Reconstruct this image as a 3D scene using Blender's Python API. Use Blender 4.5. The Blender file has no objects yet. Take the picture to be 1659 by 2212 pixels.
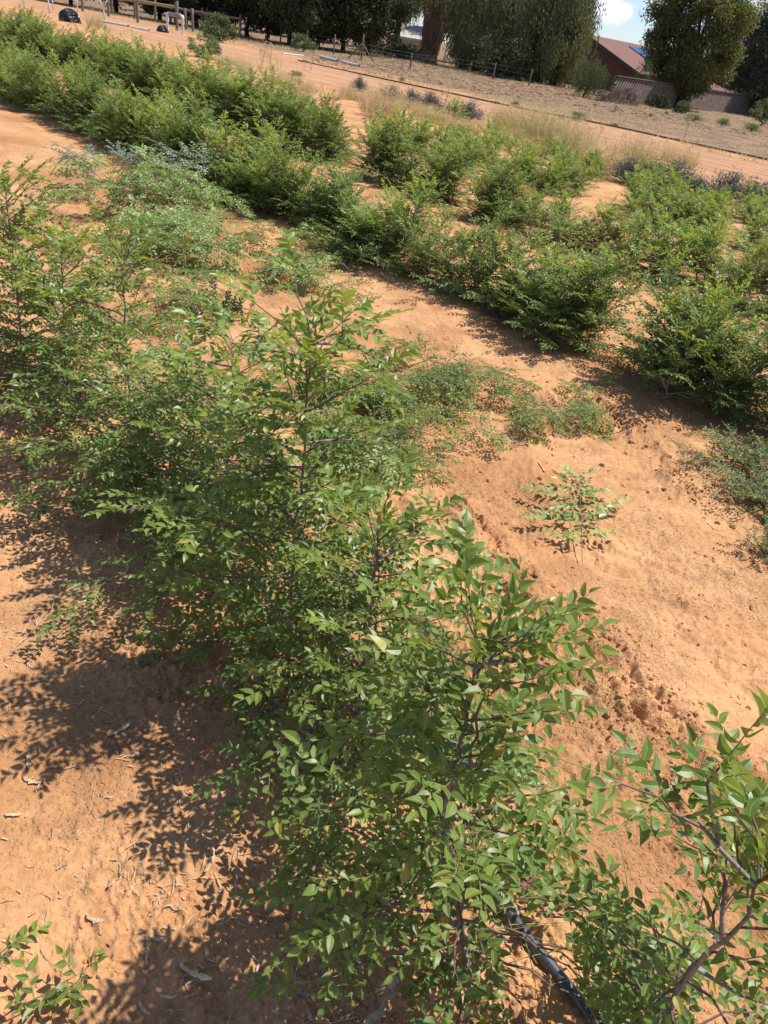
import bpy, math, random
import numpy as np
from mathutils import Vector

SC = bpy.context.scene
COL = SC.collection
PI = math.pi

# ------------------------------------------------------------------ camera
F, CX, CY = 1660.0, 829.5, 1106.0          # focal length and centre, in picture units 1659 x 2212
PITCH, ROLL, H = math.radians(31.6), math.atan(0.164), 1.8
cp, sp, cr, sr = math.cos(PITCH), math.sin(PITCH), math.cos(ROLL), math.sin(ROLL)

def ray(px, py):
    dx, dy = px - CX, py - CY
    u = cr * dx + sr * dy
    v = -sr * dx + cr * dy
    return u, F * cp - v * sp, -F * sp - v * cp

def gp(px, py, z=0.0):
    X, Y, Z = ray(px, py)
    t = (z - H) / Z
    return np.array([t * X, t * Y, z])

def upright(base, px, py):
    """point above the ground spot base that a vertical stem there passes through"""
    X, Y, Z = ray(px, py)
    k = (base[0] * X + base[1] * Y) / (X * X + Y * Y)
    return np.array([k * X, k * Y, H + k * Z])

cam_d = bpy.data.cameras.new('camera')
cam = bpy.data.objects.new('camera', cam_d)
COL.objects.link(cam)
SC.camera = cam
cam.location = (0, 0, H)
fwd = Vector((0, cp, -sp))
rgt = Vector((cr, 0, 0)) + Vector((0, -sp, -cp)) * (-sr)
rgt.normalize()
up = rgt.cross(fwd)
from mathutils import Matrix
M3 = Matrix((rgt, up, -fwd)).transposed()
cam.rotation_euler = M3.to_euler()
cam_d.sensor_fit = 'VERTICAL'
cam_d.sensor_height = 36.0
cam_d.lens = 36.0 * F / 2212.0
cam_d.clip_start = 0.05
cam_d.clip_end = 6000

# ------------------------------------------------------------------ helpers
def link(o, parent=None):
    COL.objects.link(o)
    if parent is not None:
        o.parent = parent
    return o

def tag(o, label=None, cat=None, group=None, kind=None):
    if label: o['label'] = label
    if cat: o['category'] = cat
    if group: o['group'] = group
    if kind: o['kind'] = kind
    return o

def empty(name, loc, rz=0.0, label=None, cat=None, group=None):
    o = bpy.data.objects.new(name, None)
    o.empty_display_size = 0.1
    o.location = loc
    o.rotation_euler = (0, 0, rz)
    link(o)
    return tag(o, label, cat, group)

def mesh_np(name, V, faces, mat, parent=None, smooth=False, attrs=None, uv=None, mats=None, midx=None):
    """faces: list of (n,k) int arrays; attrs: dict name -> per-vertex float array; uv: per-vertex (n,2)"""
    me = bpy.data.meshes.new(name)
    V = np.asarray(V, dtype=np.float32)
    faces = [np.asarray(f, dtype=np.int32) for f in faces if len(f)]
    li = np.concatenate([f.ravel() for f in faces])
    tot = np.concatenate([np.full(len(f), f.shape[1], np.int32) for f in faces])
    st = np.concatenate([[0], np.cumsum(tot)[:-1]]).astype(np.int32)
    me.vertices.add(len(V)); me.vertices.foreach_set('co', V.ravel())
    me.loops.add(len(li)); me.loops.foreach_set('vertex_index', li)
    me.polygons.add(len(tot)); me.polygons.foreach_set('loop_start', st); me.polygons.foreach_set('loop_total', tot)
    me.polygons.foreach_set('use_smooth', np.full(len(tot), bool(smooth)))
    if mats is None:
        me.materials.append(mat)
    else:
        for m in mats: me.materials.append(m)
        me.polygons.foreach_set('material_index', np.asarray(midx, np.int32))
    if uv is not None:
        ul = me.uv_layers.new(name='UVMap')
        ul.data.foreach_set('uv', np.asarray(uv, np.float32)[li].ravel())
    for k, a in (attrs or {}).items():
        at = me.attributes.new(k, 'FLOAT', 'POINT')
        at.data.foreach_set('value', np.asarray(a, np.float32))
    me.update(calc_edges=True)
    o = bpy.data.objects.new(name, me)
    return link(o, parent)

def unit(v):
    v = np.asarray(v, float)
    n = np.linalg.norm(v, axis=-1, keepdims=True)
    return v / np.maximum(n, 1e-9)

# value noise -----------------------------------------------------------
_rs = np.random.RandomState(7)
_T = _rs.rand(256, 256)
def vnoise(x, y):
    xi = np.floor(x).astype(int); yi = np.floor(y).astype(int)
    fx = x - xi; fy = y - yi
    fx = fx * fx * fx * (fx * (fx * 6 - 15) + 10); fy = fy * fy * fy * (fy * (fy * 6 - 15) + 10)
    a = _T[xi % 256, yi % 256]; b = _T[(xi + 1) % 256, yi % 256]
    c = _T[xi % 256, (yi + 1) % 256]; d = _T[(xi + 1) % 256, (yi + 1) % 256]
    return (a * (1 - fx) + b * fx) * (1 - fy) + (c * (1 - fx) + d * fx) * fy
def fbm(x, y, f, octs, gain=0.5):
    s = 0; a = 1.0; t = 0
    for i in range(octs):
        ang = 0.7 * i + 0.3
        xr = (x * math.cos(ang) - y * math.sin(ang)) * f + 17.3 * i
        yr = (x * math.sin(ang) + y * math.cos(ang)) * f + 9.1 * i
        s = s + a * vnoise(xr, yr); t += a; a *= gain; f *= 2.03
    return s / t
def sstep(a, b, x):
    t = np.clip((x - a) / (b - a), 0, 1)
    return t * t * (3 - 2 * t)

SN = np.array([0.75, 0.66])       # across the rows
FUR = [[(1010, 1110), (1075, 1170), (1150, 1300), (1215, 1370), (1290, 1440), (1400, 1550), (1500, 1670), (1640, 1880)],
       [(1130, 1290), (1170, 1400), (1240, 1500), (1350, 1560)], [(1245, 1345), (1340, 1410), (1480, 1580), (1560, 1700)],
       [(1300, 1580), (1420, 1720), (1480, 1840)], [(1270, 870), (1380, 950), (1500, 1080)]]
FURW = [np.array([gp(*p)[:2] for p in l]) for l in FUR]
def furrow(x, y):
    # signed closeness to the traced erosion lines
    best = np.full(x.shape, 9.0)
    wx = (fbm(x, y, 7, 3) - .5) * .10; wy = (fbm(x + 31, y, 7, 3) - .5) * .10
    px, py = x + wx, y + wy
    for L in FURW:
        for a, b in zip(L[:-1], L[1:]):
            d = b - a; t = np.clip(((px - a[0]) * d[0] + (py - a[1]) * d[1]) / (d @ d), 0, 1)
            best = np.minimum(best, np.hypot(px - a[0] - t * d[0], py - a[1] - t * d[1]))
    return best
def terrain(x, y, fine=True):
    x = np.asarray(x, float); y = np.asarray(y, float)
    d = np.hypot(x, y)
    s = x * SN[0] + y * SN[1]
    t = -x * SN[1] + y * SN[0]
    near = 1 - sstep(12, 40, d)
    z = (fbm(x, y, 0.7, 3) - 0.5) * 0.07 * near
    z = z + (fbm(x + 40, y, 0.05, 2) - 0.5) * 0.12 * sstep(15, 40, d) * (1 - sstep(300, 600, d))
    # crumbly erosion furrows on the right of the first row
    wob = (fbm(x, y, 1.6, 3) - 0.5) * 0.55
    for s0, dep, wd in ((1.62, 0.050, 0.07), (2.12, 0.040, 0.05), (2.6, 0.02, 0.05), (3.55, 0.03, 0.09)):
        q = (s + wob - s0)
        z = z - dep * np.exp(-(q / wd) ** 2) * near * sstep(0.3, 0.55, fbm(x + 9, y + 3, 1.1, 2) + 0.08)
    nf = (d < 6.5)
    fd = np.full(x.shape, 9.0)
    if nf.any(): fd[nf] = furrow(x[nf], y[nf])
    brk = sstep(.30, .5, fbm(x, y, 3.3, 2))
    z = z - .022 * brk * np.exp(-(fd / .016) ** 2) + .012 * np.exp(-((fd - .06) / .04) ** 2)
    # soft hummocks in the lane, slight ridge under each row
    for s0 in (1.05, 4.3, 7.6, 10.7):
        z = z + 0.025 * np.exp(-((s - s0) / 0.45) ** 2) * near
    if fine:
        f1 = 1 - sstep(6, 14, d)
        rough = sstep(0.42, 0.62, fbm(x + 5, y + 8, 1.3, 3))
        band = np.exp(-((s + wob * .5 - 1.9) / 0.45) ** 2) + 0.8 * np.exp(-((s - 0.75) / 0.5) ** 2) + .5 * np.exp(-((s - 3.7) / 0.4) ** 2)
        k = np.clip(rough * 0.7 + band * 0.5 - .15, 0, 1.0) + .9 * np.exp(-(fd / .09) ** 2)
        z = z + f1 * (vnoise(s * 16 + 40, t * 1.1) - .5) * .007 * sstep(2.3, 2.8, s) * (1 - sstep(3.6, 4.0, s))
        lump = np.maximum(0, fbm(x, y, 22, 2) - 0.5)
        lump2 = np.maximum(0, fbm(x + 3, y + 7, 48, 2) - 0.48)
        z = z + f1 * (lump * 0.055 * k + lump2 * 0.032 * (0.12 + k))
        z = z + f1 * (fbm(x, y, 9, 3) - 0.5) * 0.018 * (0.35 + k) + f1 * (fbm(x + 20, y, 3.2, 2) - .5) * .03
        f2 = 1 - sstep(2.5, 4.5, d)
        l3 = np.maximum(0, fbm(x + 1, y - 4, 95, 2) - 0.5)
        l4 = np.maximum(0, vnoise(x * 60 + 3, y * 60) - 0.62)
        z = z + f2 * (l3 * 0.014 * (0.2 + k) + l4 * 0.016 * (.15 + k))
        # foot dents
        dn = fbm(x - 11, y + 2, 4.2, 1)
        z = z - f1 * 0.012 * sstep(0.70, 0.85, dn)
    return z
def tz(x, y): return float(terrain(np.array([x]), np.array([y]))[0])
def gt(px, py):
    p = gp(px, py)
    for _ in range(3):
        p = gp(px, py, tz(p[0], p[1]))
    return p

# ------------------------------------------------------------------ materials
def new_mat(name):
    m = bpy.data.materials.new(name); m.use_nodes = True
    nt = m.node_tree
    for n in list(nt.nodes): nt.nodes.remove(n)
    out = nt.nodes.new('ShaderNodeOutputMaterial')
    b = nt.nodes.new('ShaderNodeBsdfPrincipled')
    nt.links.new(b.outputs[0], out.inputs[0])
    return m, nt, b, out
def N(nt, typ, **kw):
    n = nt.nodes.new(typ)
    for k, v in kw.items():
        if k.startswith('i_'):
            key = k[2:]
            n.inputs[int(key) if key.isdigit() else key].default_value = v
        else: setattr(n, k, v)
    return n
def mathn(nt, op, a, b=None, clamp=False):
    n = nt.nodes.new('ShaderNodeMath'); n.operation = op; n.use_clamp = clamp
    for i, v in enumerate((a, b)):
        if v is None: continue
        if isinstance(v, (int, float)): n.inputs[i].default_value = v
        else: nt.links.new(v, n.inputs[i])
    return n.outputs[0]
def mixc(nt, f, a, b):
    n = nt.nodes.new('ShaderNodeMix'); n.data_type = 'RGBA'
    for sock, v in ((n.inputs[0], f), (n.inputs[6], a), (n.inputs[7], b)):
        if isinstance(v, (int, float)): sock.default_value = v
        elif isinstance(v, tuple): sock.default_value = (*v, 1)
        else: nt.links.new(v, sock)
    return n.outputs[2]
def ramp(nt, fac, a, b):
    n = nt.nodes.new('ShaderNodeMapRange'); n.interpolation_type = 'SMOOTHSTEP'
    nt.links.new(fac, n.inputs[0]); n.inputs[1].default_value = a; n.inputs[2].default_value = b
    return n.outputs[0]
def noise(nt, vec, scale, detail=3, rough=0.55):
    n = N(nt, 'ShaderNodeTexNoise'); n.inputs['Scale'].default_value = scale
    n.inputs['Detail'].default_value = detail; n.inputs['Roughness'].default_value = rough
    if vec is not None: nt.links.new(vec, n.inputs['Vector'])
    return n.outputs[0]

def leaf_mat(name, dark, bright, young, back, rough=0.38, trans=0.28, rib=0.55, spec=0.5):
    m, nt, b, out = new_mat(name)
    tint = N(nt, 'ShaderNodeAttribute', attribute_name='tint').outputs['Fac']
    yg = N(nt, 'ShaderNodeAttribute', attribute_name='young').outputs['Fac']
    oi = N(nt, 'ShaderNodeObjectInfo').outputs['Random']
    tt = mathn(nt, 'ADD', tint, mathn(nt, 'MULTIPLY', mathn(nt, 'SUBTRACT', oi, 0.5), 0.25), True)
    c = mixc(nt, tt, dark, bright)
    c = mixc(nt, yg, c, young)
    c = mixc(nt, mathn(nt, 'MULTIPLY', ramp(nt, tint, .985, .995), 0.75), c, (0.42, 0.34, 0.07))
    pn = noise(nt, N(nt, 'ShaderNodeNewGeometry').outputs['Position'], 55, 3, .6)
    c = mixc(nt, mathn(nt, 'MULTIPLY', ramp(nt, pn, .58, .75), 0.35), c, (0.30, 0.27, 0.13))
    uv = N(nt, 'ShaderNodeUVMap').outputs[0]
    sep = N(nt, 'ShaderNodeSeparateXYZ'); nt.links.new(uv, sep.inputs[0])
    du = mathn(nt, 'ABSOLUTE', mathn(nt, 'SUBTRACT', sep.outputs[0], 0.5))
    midrib = mathn(nt, 'SUBTRACT', 1.0, ramp(nt, du, 0.015, 0.07))
    side = mathn(nt, 'SUBTRACT', 1.0, ramp(nt, mathn(nt, 'ABSOLUTE', mathn(nt, 'SUBTRACT', du, 0.2)), 0.0, 0.03))
    edge = mathn(nt, 'MULTIPLY', ramp(nt, du, 0.44, 0.5), 0.6)
    rr = mathn(nt, 'MAXIMUM', mathn(nt, 'MULTIPLY', midrib, rib), mathn(nt, 'MAXIMUM', mathn(nt, 'MULTIPLY', side, rib * 0.25), mathn(nt, 'MULTIPLY', edge, rib)))
    c = mixc(nt, rr, c, tuple(min(1, 1.6 * v + 0.03) for v in bright))
    bf = N(nt, 'ShaderNodeNewGeometry').outputs['Backfacing']
    c2 = mixc(nt, bf, c, back)
    nt.links.new(c2, b.inputs['Base Color'])
    rg = mathn(nt, 'ADD', rough, mathn(nt, 'MULTIPLY', bf, 0.25))
    nt.links.new(rg, b.inputs['Roughness'])
    b.inputs['Specular IOR Level'].default_value = spec
    tr = N(nt, 'ShaderNodeBsdfTranslucent')
    hs = N(nt, 'ShaderNodeHueSaturation'); hs.inputs['Hue'].default_value = 0.475; hs.inputs['Saturation'].default_value = 1.15; hs.inputs['Value'].default_value = 1.7
    nt.links.new(c, hs.inputs['Color']); nt.links.new(hs.outputs[0], tr.inputs[0])
    mx = N(nt, 'ShaderNodeMixShader'); mx.inputs[0].default_value = trans
    nt.links.new(b.outputs[0], mx.inputs[1]); nt.links.new(tr.outputs[0], mx.inputs[2])
    nt.links.new(mx.outputs[0], out.inputs[0])
    return m

M = {}
M['leaf'] = leaf_mat('jujube_leaf', (0.056, 0.108, 0.020), (0.165, 0.245, 0.055), (0.27, 0.37, 0.055), (0.22, 0.28, 0.12), rough=0.42, trans=0.36, spec=0.5)
M['leaf_far'] = leaf_mat('jujube_leaf_matt', (0.06, 0.115, 0.028), (0.18, 0.265, 0.07), (0.31, 0.40, 0.08), (0.23, 0.29, 0.12), rough=0.46, trans=0.38, rib=0.2)
M['leaf_pale'] = leaf_mat('wilting_leaf', (0.11, 0.19, 0.045), (0.27, 0.37, 0.11), (0.34, 0.44, 0.12), (0.28, 0.36, 0.14), rough=0.45, rib=0.3, trans=0.22)
M['leaf_grey'] = leaf_mat('dusty_leaf', (0.13, 0.18, 0.12), (0.27, 0.33, 0.24), (0.33, 0.39, 0.28), (0.32, 0.37, 0.28), rough=0.5, rib=0.2, trans=0.15)
M['leaf_dark'] = leaf_mat('bluish_leaf', (0.018, 0.05, 0.025), (0.05, 0.10, 0.055), (0.07, 0.14, 0.06), (0.09, 0.14, 0.09), rough=0.35, rib=0.3, trans=0.15)
M['weed'] = leaf_mat('weed_leaf', (0.10, 0.15, 0.05), (0.22, 0.27, 0.11), (0.27, 0.32, 0.13), (0.2, 0.24, 0.12), rough=0.6, rib=0.1, trans=0.2)
M['saltbush'] = leaf_mat('saltbush_leaf', (0.10, 0.095, 0.095), (0.2, 0.2, 0.19), (0.16, 0.2, 0.12), (0.2, 0.2, 0.19), rough=0.75, rib=0.0, trans=0.1, spec=0.2)
M['straw'] = leaf_mat('dry_grass_blade', (0.40, 0.33, 0.17), (0.64, 0.55, 0.32), (0.34, 0.40, 0.14), (0.5, 0.43, 0.25), rough=0.7, rib=0.0, trans=0.3, spec=0.2)
M['olive_leaf'] = leaf_mat('dark_tree_leaf', (0.025, 0.036, 0.015), (0.065, 0.08, 0.032), (0.085, 0.105, 0.04), (0.065, 0.075, 0.04), rough=0.55, rib=0.0, trans=0.12, spec=0.3)
M['gum_leaf'] = leaf_mat('drooping_gum_leaf', (0.065, 0.08, 0.032), (0.17, 0.19, 0.08), (0.20, 0.22, 0.09), (0.15, 0.165, 0.085), rough=0.5, rib=0.0, trans=0.34, spec=0.4)
M['round_leaf'] = leaf_mat('round_tree_leaf', (0.06, 0.08, 0.022), (0.16, 0.185, 0.05), (0.21, 0.23, 0.06), (0.13, 0.145, 0.06), rough=0.5, rib=0.0, trans=0.32, spec=0.4)
M['edge_leaf'] = leaf_mat('grey_tree_leaf', (0.045, 0.055, 0.032), (0.12, 0.13, 0.075), (0.15, 0.16, 0.09), (0.11, 0.12, 0.08), rough=0.5, rib=0.0, trans=0.12, spec=0.4)
M['pepper_leaf'] = leaf_mat('soft_bush_leaf', (0.05, 0.08, 0.028), (0.11, 0.16, 0.055), (0.15, 0.19, 0.07), (0.1, 0.13, 0.06), rough=0.55, rib=0.0, trans=0.22, spec=0.3)

def bark_mat():
    m, nt, b, out = new_mat('twig_bark')
    ra = N(nt, 'ShaderNodeAttribute', attribute_name='rad').outputs['Fac']
    pos = N(nt, 'ShaderNodeNewGeometry').outputs['Position']
    nz = noise(nt, pos, 90, 4)
    c = mixc(nt, ramp(nt, ra, 0.0009, 0.0017), (0.24, 0.28, 0.07), (0.13, 0.07, 0.05))
    c = mixc(nt, ramp(nt, ra, 0.002, 0.0045), c, (0.26, 0.21, 0.19))
    c = mixc(nt, ramp(nt, nz, 0.45, 0.75), c, (0.12, 0.08, 0.06))
    nt.links.new(c, b.inputs['Base Color']); b.inputs['Roughness'].default_value = 0.6
    return m
M['bark'] = bark_mat()

def simple(name, col, rough=0.7, var=0.25, scale=20, metal=0.0, bump=0.0, col2=None, stretch=None):
    m, nt, b, out = new_mat(name)
    tc = N(nt, 'ShaderNodeTexCoord').outputs['Object']
    if stretch:
        mp = N(nt, 'ShaderNodeMapping'); mp.inputs['Scale'].default_value = stretch
        nt.links.new(tc, mp.inputs[0]); tc = mp.outputs[0]
    nz = noise(nt, tc, scale, 5, 0.6)
    c2 = col2 or tuple(v * (1 - var) * 0.75 for v in col)
    oi = N(nt, 'ShaderNodeObjectInfo').outputs['Random']
    c = mixc(nt, ramp(nt, nz, 0.3, 0.7), c2, col)
    hs = N(nt, 'ShaderNodeHueSaturation')
    nt.links.new(mathn(nt, 'ADD', 1 - var * 0.5, mathn(nt, 'MULTIPLY', oi, var)), hs.inputs['Value'])
    nt.links.new(c, hs.inputs['Color'])
    nt.links.new(hs.outputs[0], b.inputs['Base Color'])
    b.inputs['Roughness'].default_value = rough; b.inputs['Metallic'].default_value = metal
    if bump:
        bp = N(nt, 'ShaderNodeBump'); bp.inputs['Strength'].default_value = bump; bp.inputs['Distance'].default_value = 0.01
        nt.links.new(nz, bp.inputs['Height']); nt.links.new(bp.outputs[0], b.inputs['Normal'])
    return m
M['poly'] = simple('black_poly_pipe', (0.045, 0.05, 0.057), 0.4, 0.1, 6, col2=(0.055, 0.057, 0.062))
M['pvc'] = simple('white_pvc', (0.78, 0.77, 0.74), 0.4, 0.1, 6)
M['metal_grey'] = simple('grey_fitting', (0.25, 0.25, 0.26), 0.5, 0.2, 10, 0.3)
M['black_plastic'] = simple('black_plastic', (0.016, 0.018, 0.022), 0.45, 0.2, 5)
M['post'] = simple('weathered_post', (0.22, 0.18, 0.14), 0.85, 0.3, 14, bump=0.5, stretch=(6, 6, 1))
M['rail'] = simple('treated_pine_rail', (0.34, 0.28, 0.17), 0.8, 0.2, 8, bump=0.3, stretch=(1, 6, 6))
M['paling'] = simple('grey_paling', (0.26, 0.195, 0.15), 0.85, 0.4, 3, col2=(0.12, 0.09, 0.065))
M['fence_back'] = simple('brown_fence_frame', (0.06, 0.042, 0.032), 0.85, 0.3, 5)
M['crate'] = simple('crate_timber', (0.42, 0.30, 0.2), 0.8, 0.35, 6)
M['limewash'] = simple('limewashed_bark', (0.75, 0.72, 0.68), 0.8, 0.15, 12)
M['dark_bark'] = simple('dark_trunk_bark', (0.045, 0.035, 0.028), 0.9, 0.3, 3, bump=0.6)
M['gum_bark'] = simple('peeling_gum_bark', (0.33, 0.22, 0.14), 0.85, 0.2, 2.2, bump=0.8, col2=(0.09, 0.04, 0.028), stretch=(3.5, 3.5, 0.35))
M['pale_limb'] = simple('pale_limb_bark', (0.36, 0.27, 0.17), 0.8, 0.2, 3)
M['litter'] = simple('dry_bark_litter', (0.62, 0.47, 0.29), 0.85, 0.45, 60, col2=(0.33, 0.22, 0.13))
M['mulch'] = simple('brown_bark_mulch', (0.30, 0.20, 0.13), 0.9, 0.4, 2, col2=(0.12, 0.07, 0.045))
M['wall_white'] = simple('white_shed_cladding', (0.78, 0.78, 0.8), 0.6, 0.1, 3)
M['roof_tin'] = simple('pale_tin_roof', (0.5, 0.47, 0.40), 0.85, 0.15, 3)
M['barge'] = simple('charcoal_barge_board', (0.06, 0.065, 0.075), 0.5, 0.1, 3)
M['panel_glass'] = simple('solar_glass', (0.06, 0.09, 0.16), 0.12, 0.1, 2)
M['alu'] = simple('pale_frame', (0.6, 0.6, 0.58), 0.4, 0.1, 3)
M['dead_stem'] = simple('dead_weed_stem', (0.5, 0.38, 0.18), 0.8, 0.2, 20)

def brick_mat(name, c1, c2, mortar, scale, rw=0.5, rh=0.25):
    m, nt, b, out = new_mat(name)
    tc = N(nt, 'ShaderNodeUVMap').outputs[0]
    br = N(nt, 'ShaderNodeTexBrick')
    nt.links.new(tc, br.inputs['Vector'])
    br.inputs['Color1'].default_value = (*c1, 1); br.inputs['Color2'].default_value = (*c2, 1); br.inputs['Mortar'].default_value = (*mortar, 1)
    br.inputs['Scale'].default_value = scale; br.inputs['Mortar Size'].default_value = 0.02
    br.inputs['Brick Width'].default_value = rw; br.inputs['Row Height'].default_value = rh
    nt.links.new(br.outputs[0], b.inputs['Base Color']); b.inputs['Roughness'].default_value = 0.85
    return m
M['brick'] = brick_mat('dark_red_brick', (0.13, 0.055, 0.035), (0.17, 0.075, 0.045), (0.15, 0.11, 0.09), 2.0)
M['tiles'] = brick_mat('red_roof_tiles', (0.20, 0.085, 0.06), (0.165, 0.07, 0.05), (0.10, 0.045, 0.035), 1.6, 0.5, 0.5)

def soil_mat():
    m, nt, b, out = new_mat('red_soil')
    pos = N(nt, 'ShaderNodeNewGeometry').outputs['Position']
    sep = N(nt, 'ShaderNodeSeparateXYZ'); nt.links.new(pos, sep.inputs[0])
    s = mathn(nt, 'ADD', mathn(nt, 'MULTIPLY', sep.outputs[0], 0.75), mathn(nt, 'MULTIPLY', sep.outputs[1], 0.66))
    flat = N(nt, 'ShaderNodeVectorMath', operation='MULTIPLY'); flat.inputs[1].default_value = (1, 1, 0); nt.links.new(pos, flat.inputs[0])
    p2 = flat.outputs[0]
    n1 = noise(nt, p2, 1.1, 5, 0.6); n2 = noise(nt, p2, 9, 5, 0.65); n3 = noise(nt, p2, 70, 4, 0.7); n4 = noise(nt, p2, 0.25, 3)
    c = mixc(nt, ramp(nt, n1, 0.35, 0.65), (0.43, 0.215, 0.092), (0.60, 0.335, 0.162))
    c = mixc(nt, mathn(nt, 'MULTIPLY', ramp(nt, n2, 0.45, 0.75), 0.55), c, (0.37, 0.175, 0.07))
    c = mixc(nt, mathn(nt, 'MULTIPLY', ramp(nt, n3, 0.52, 0.72), 0.5), c, (0.62, 0.375, 0.20))
    c = mixc(nt, mathn(nt, 'MULTIPLY', ramp(nt, noise(nt, p2, 150, 2), 0.6, 0.75), 0.35), c, (0.24, 0.10, 0.05))
    c = mixc(nt, mathn(nt, 'MULTIPLY', ramp(nt, noise(nt, p2, 38, 6, .8), .46, .6), 0.38), c, (0.34, 0.15, 0.06))
    c = mixc(nt, mathn(nt, 'MULTIPLY', ramp(nt, noise(nt, p2, 2.6, 6, .7), .56, .66), 0.45), c, (0.30, 0.13, 0.055))
    # dirt road with long wheel streaks
    mp = N(nt, 'ShaderNodeMapping', vector_type='POINT'); mp.inputs['Rotation'].default_value = (0, 0, math.radians(-41.3))
    # rotate so x = across rows
    nt.links.new(p2, mp.inputs[0])
    mp2 = N(nt, 'ShaderNodeMapping'); mp2.inputs['Scale'].default_value = (2.2, 0.05, 1); nt.links.new(mp.outputs[0], mp2.inputs[0])
    st = noise(nt, mp2.outputs[0], 1.0, 3)
    wob = mathn(nt, 'MULTIPLY', mathn(nt, 'SUBTRACT', noise(nt, p2, 0.5, 4), 0.5), 3.0)
    sw = mathn(nt, 'ADD', s, wob)
    road = mathn(nt, 'MULTIPLY', ramp(nt, sw, 15.5, 17.5), mathn(nt, 'SUBTRACT', 1.0, ramp(nt, sw, 24.0, 26.5)))
    rc = mixc(nt, ramp(nt, st, 0.35, 0.65), (0.34, 0.175, 0.09), (0.46, 0.27, 0.155))
    c = mixc(nt, mathn(nt, 'MULTIPLY', road, 0.8), c, rc)
    # straw and bark litter beyond the road
    lit = ramp(nt, sw, 25.0, 29.0)
    l1 = noise(nt, p2, 0.8, 6, 0.7); l2 = noise(nt, p2, 5, 4, 0.7)
    lc = mixc(nt, ramp(nt, l1, 0.38, 0.62), (0.125, 0.083, 0.052), (0.26, 0.175, 0.105))
    lc = mixc(nt, mathn(nt, 'MULTIPLY', ramp(nt, l2, 0.55, 0.7), 0.6), lc, (0.36, 0.28, 0.18))
    c = mixc(nt, mathn(nt, 'MULTIPLY', lit, 0.9), c, lc)
    nt.links.new(c, b.inputs['Base Color'])
    b.inputs['Roughness'].default_value = 0.95; b.inputs['Specular IOR Level'].default_value = 0.15
    bn = noise(nt, p2, 130, 5, 0.7); bn2 = noise(nt, p2, 28, 4, 0.6)
    crumb = ramp(nt, noise(nt, p2, 1.7, 4, .65), .42, .62)
    bn3 = ramp(nt, noise(nt, p2, 85, 2, .5), .55, .7)
    hh = mathn(nt, 'MULTIPLY', mathn(nt, 'ADD', mathn(nt, 'ADD', mathn(nt, 'MULTIPLY', bn, 0.5), mathn(nt, 'MULTIPLY', bn2, 0.9)), mathn(nt, 'MULTIPLY', bn3, .35)), mathn(nt, 'ADD', .3, mathn(nt, 'MULTIPLY', crumb, .9)))
    bp = N(nt, 'ShaderNodeBump'); bp.inputs['Strength'].default_value = 1.0; bp.inputs['Distance'].default_value = 0.014
    nt.links.new(hh, bp.inputs['Height']); nt.links.new(bp.outputs[0], b.inputs['Normal'])
    return m
M['soil'] = soil_mat()
M['clod'] = simple('soil_clod', (0.46, 0.24, 0.125), 0.95, 0.2, 60, bump=0.4)

# ------------------------------------------------------------------ ground: one polar sheet reaching the horizon
def build_ground():
    rr = [0.12]
    while rr[-1] < 3500:
        r = rr[-1]
        q = 1.03 if r < 0.6 else (1.004 if r < 3.6 else 1.008 if r < 9 else (1.012 if r < 80 else (1.05 if r < 400 else 1.3)))
        rr.append(r * q)
    rr = np.array(rr)
    a_f = np.radians(np.linspace(-56, 56, 1080))
    a_c = np.radians(np.linspace(58, 302, 90))[1:-1]
    aa = np.concatenate([a_f, a_c]); na, nr = len(aa), len(rr)
    A, R_ = np.meshgrid(aa, rr)
    X = R_ * np.sin(A); Y = R_ * np.cos(A)
    Z = terrain(X.ravel(), Y.ravel())
    V = np.stack([X.ravel(), Y.ravel(), Z], 1)
    V = np.vstack([V, [0, 0, 0]])
    i = np.arange(nr - 1)[:, None] * na; j = np.arange(na)[None, :]; j2 = (j + 1) % na
    q = np.stack([i + j, i + na + j, i + na + j2, i + j2], -1).reshape(-1, 4)
    c = len(V) - 1
    tr = np.stack([np.arange(na), (np.arange(na) + 1) % na, np.full(na, c)], 1)
    q = q[:, ::-1]; tr = tr[:, ::-1]
    o = mesh_np('ground', V, [q, tr], M['soil'], smooth=True)
    tag(o, kind='structure')
build_ground()
def dirt_road():
    s_ = np.linspace(16.8, 24.3, 60); t_ = np.linspace(-22, 110, 900)
    S_, T_ = np.meshgrid(s_, t_, indexing='ij'); e = (fbm(T_.ravel(), T_.ravel() * 0, .5, 3).reshape(S_.shape) - .5)
    f = (S_ - 20.5) / 3.7; S_ = S_ + e * 1.2 * np.abs(f)
    den = SN @ SN; X = (S_ * SN[0] - T_ * SN[1]) / den; Y = (S_ * SN[1] + T_ * SN[0]) / den
    Z = terrain(X.ravel(), Y.ravel()) + .03 * np.clip((1 - np.abs(f.ravel())) * 8, -.4, 1)
    i = np.arange(59)[:, None] * 900; j = np.arange(899)[None]
    q = np.stack([i + j, i + 900 + j, i + 901 + j, i + j + 1], -1).reshape(-1, 4)
    o = mesh_np('dirt_road', np.column_stack([X.ravel(), Y.ravel(), Z]), [q], M['soil'], smooth=True); tag(o, kind='structure')
dirt_road()

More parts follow.
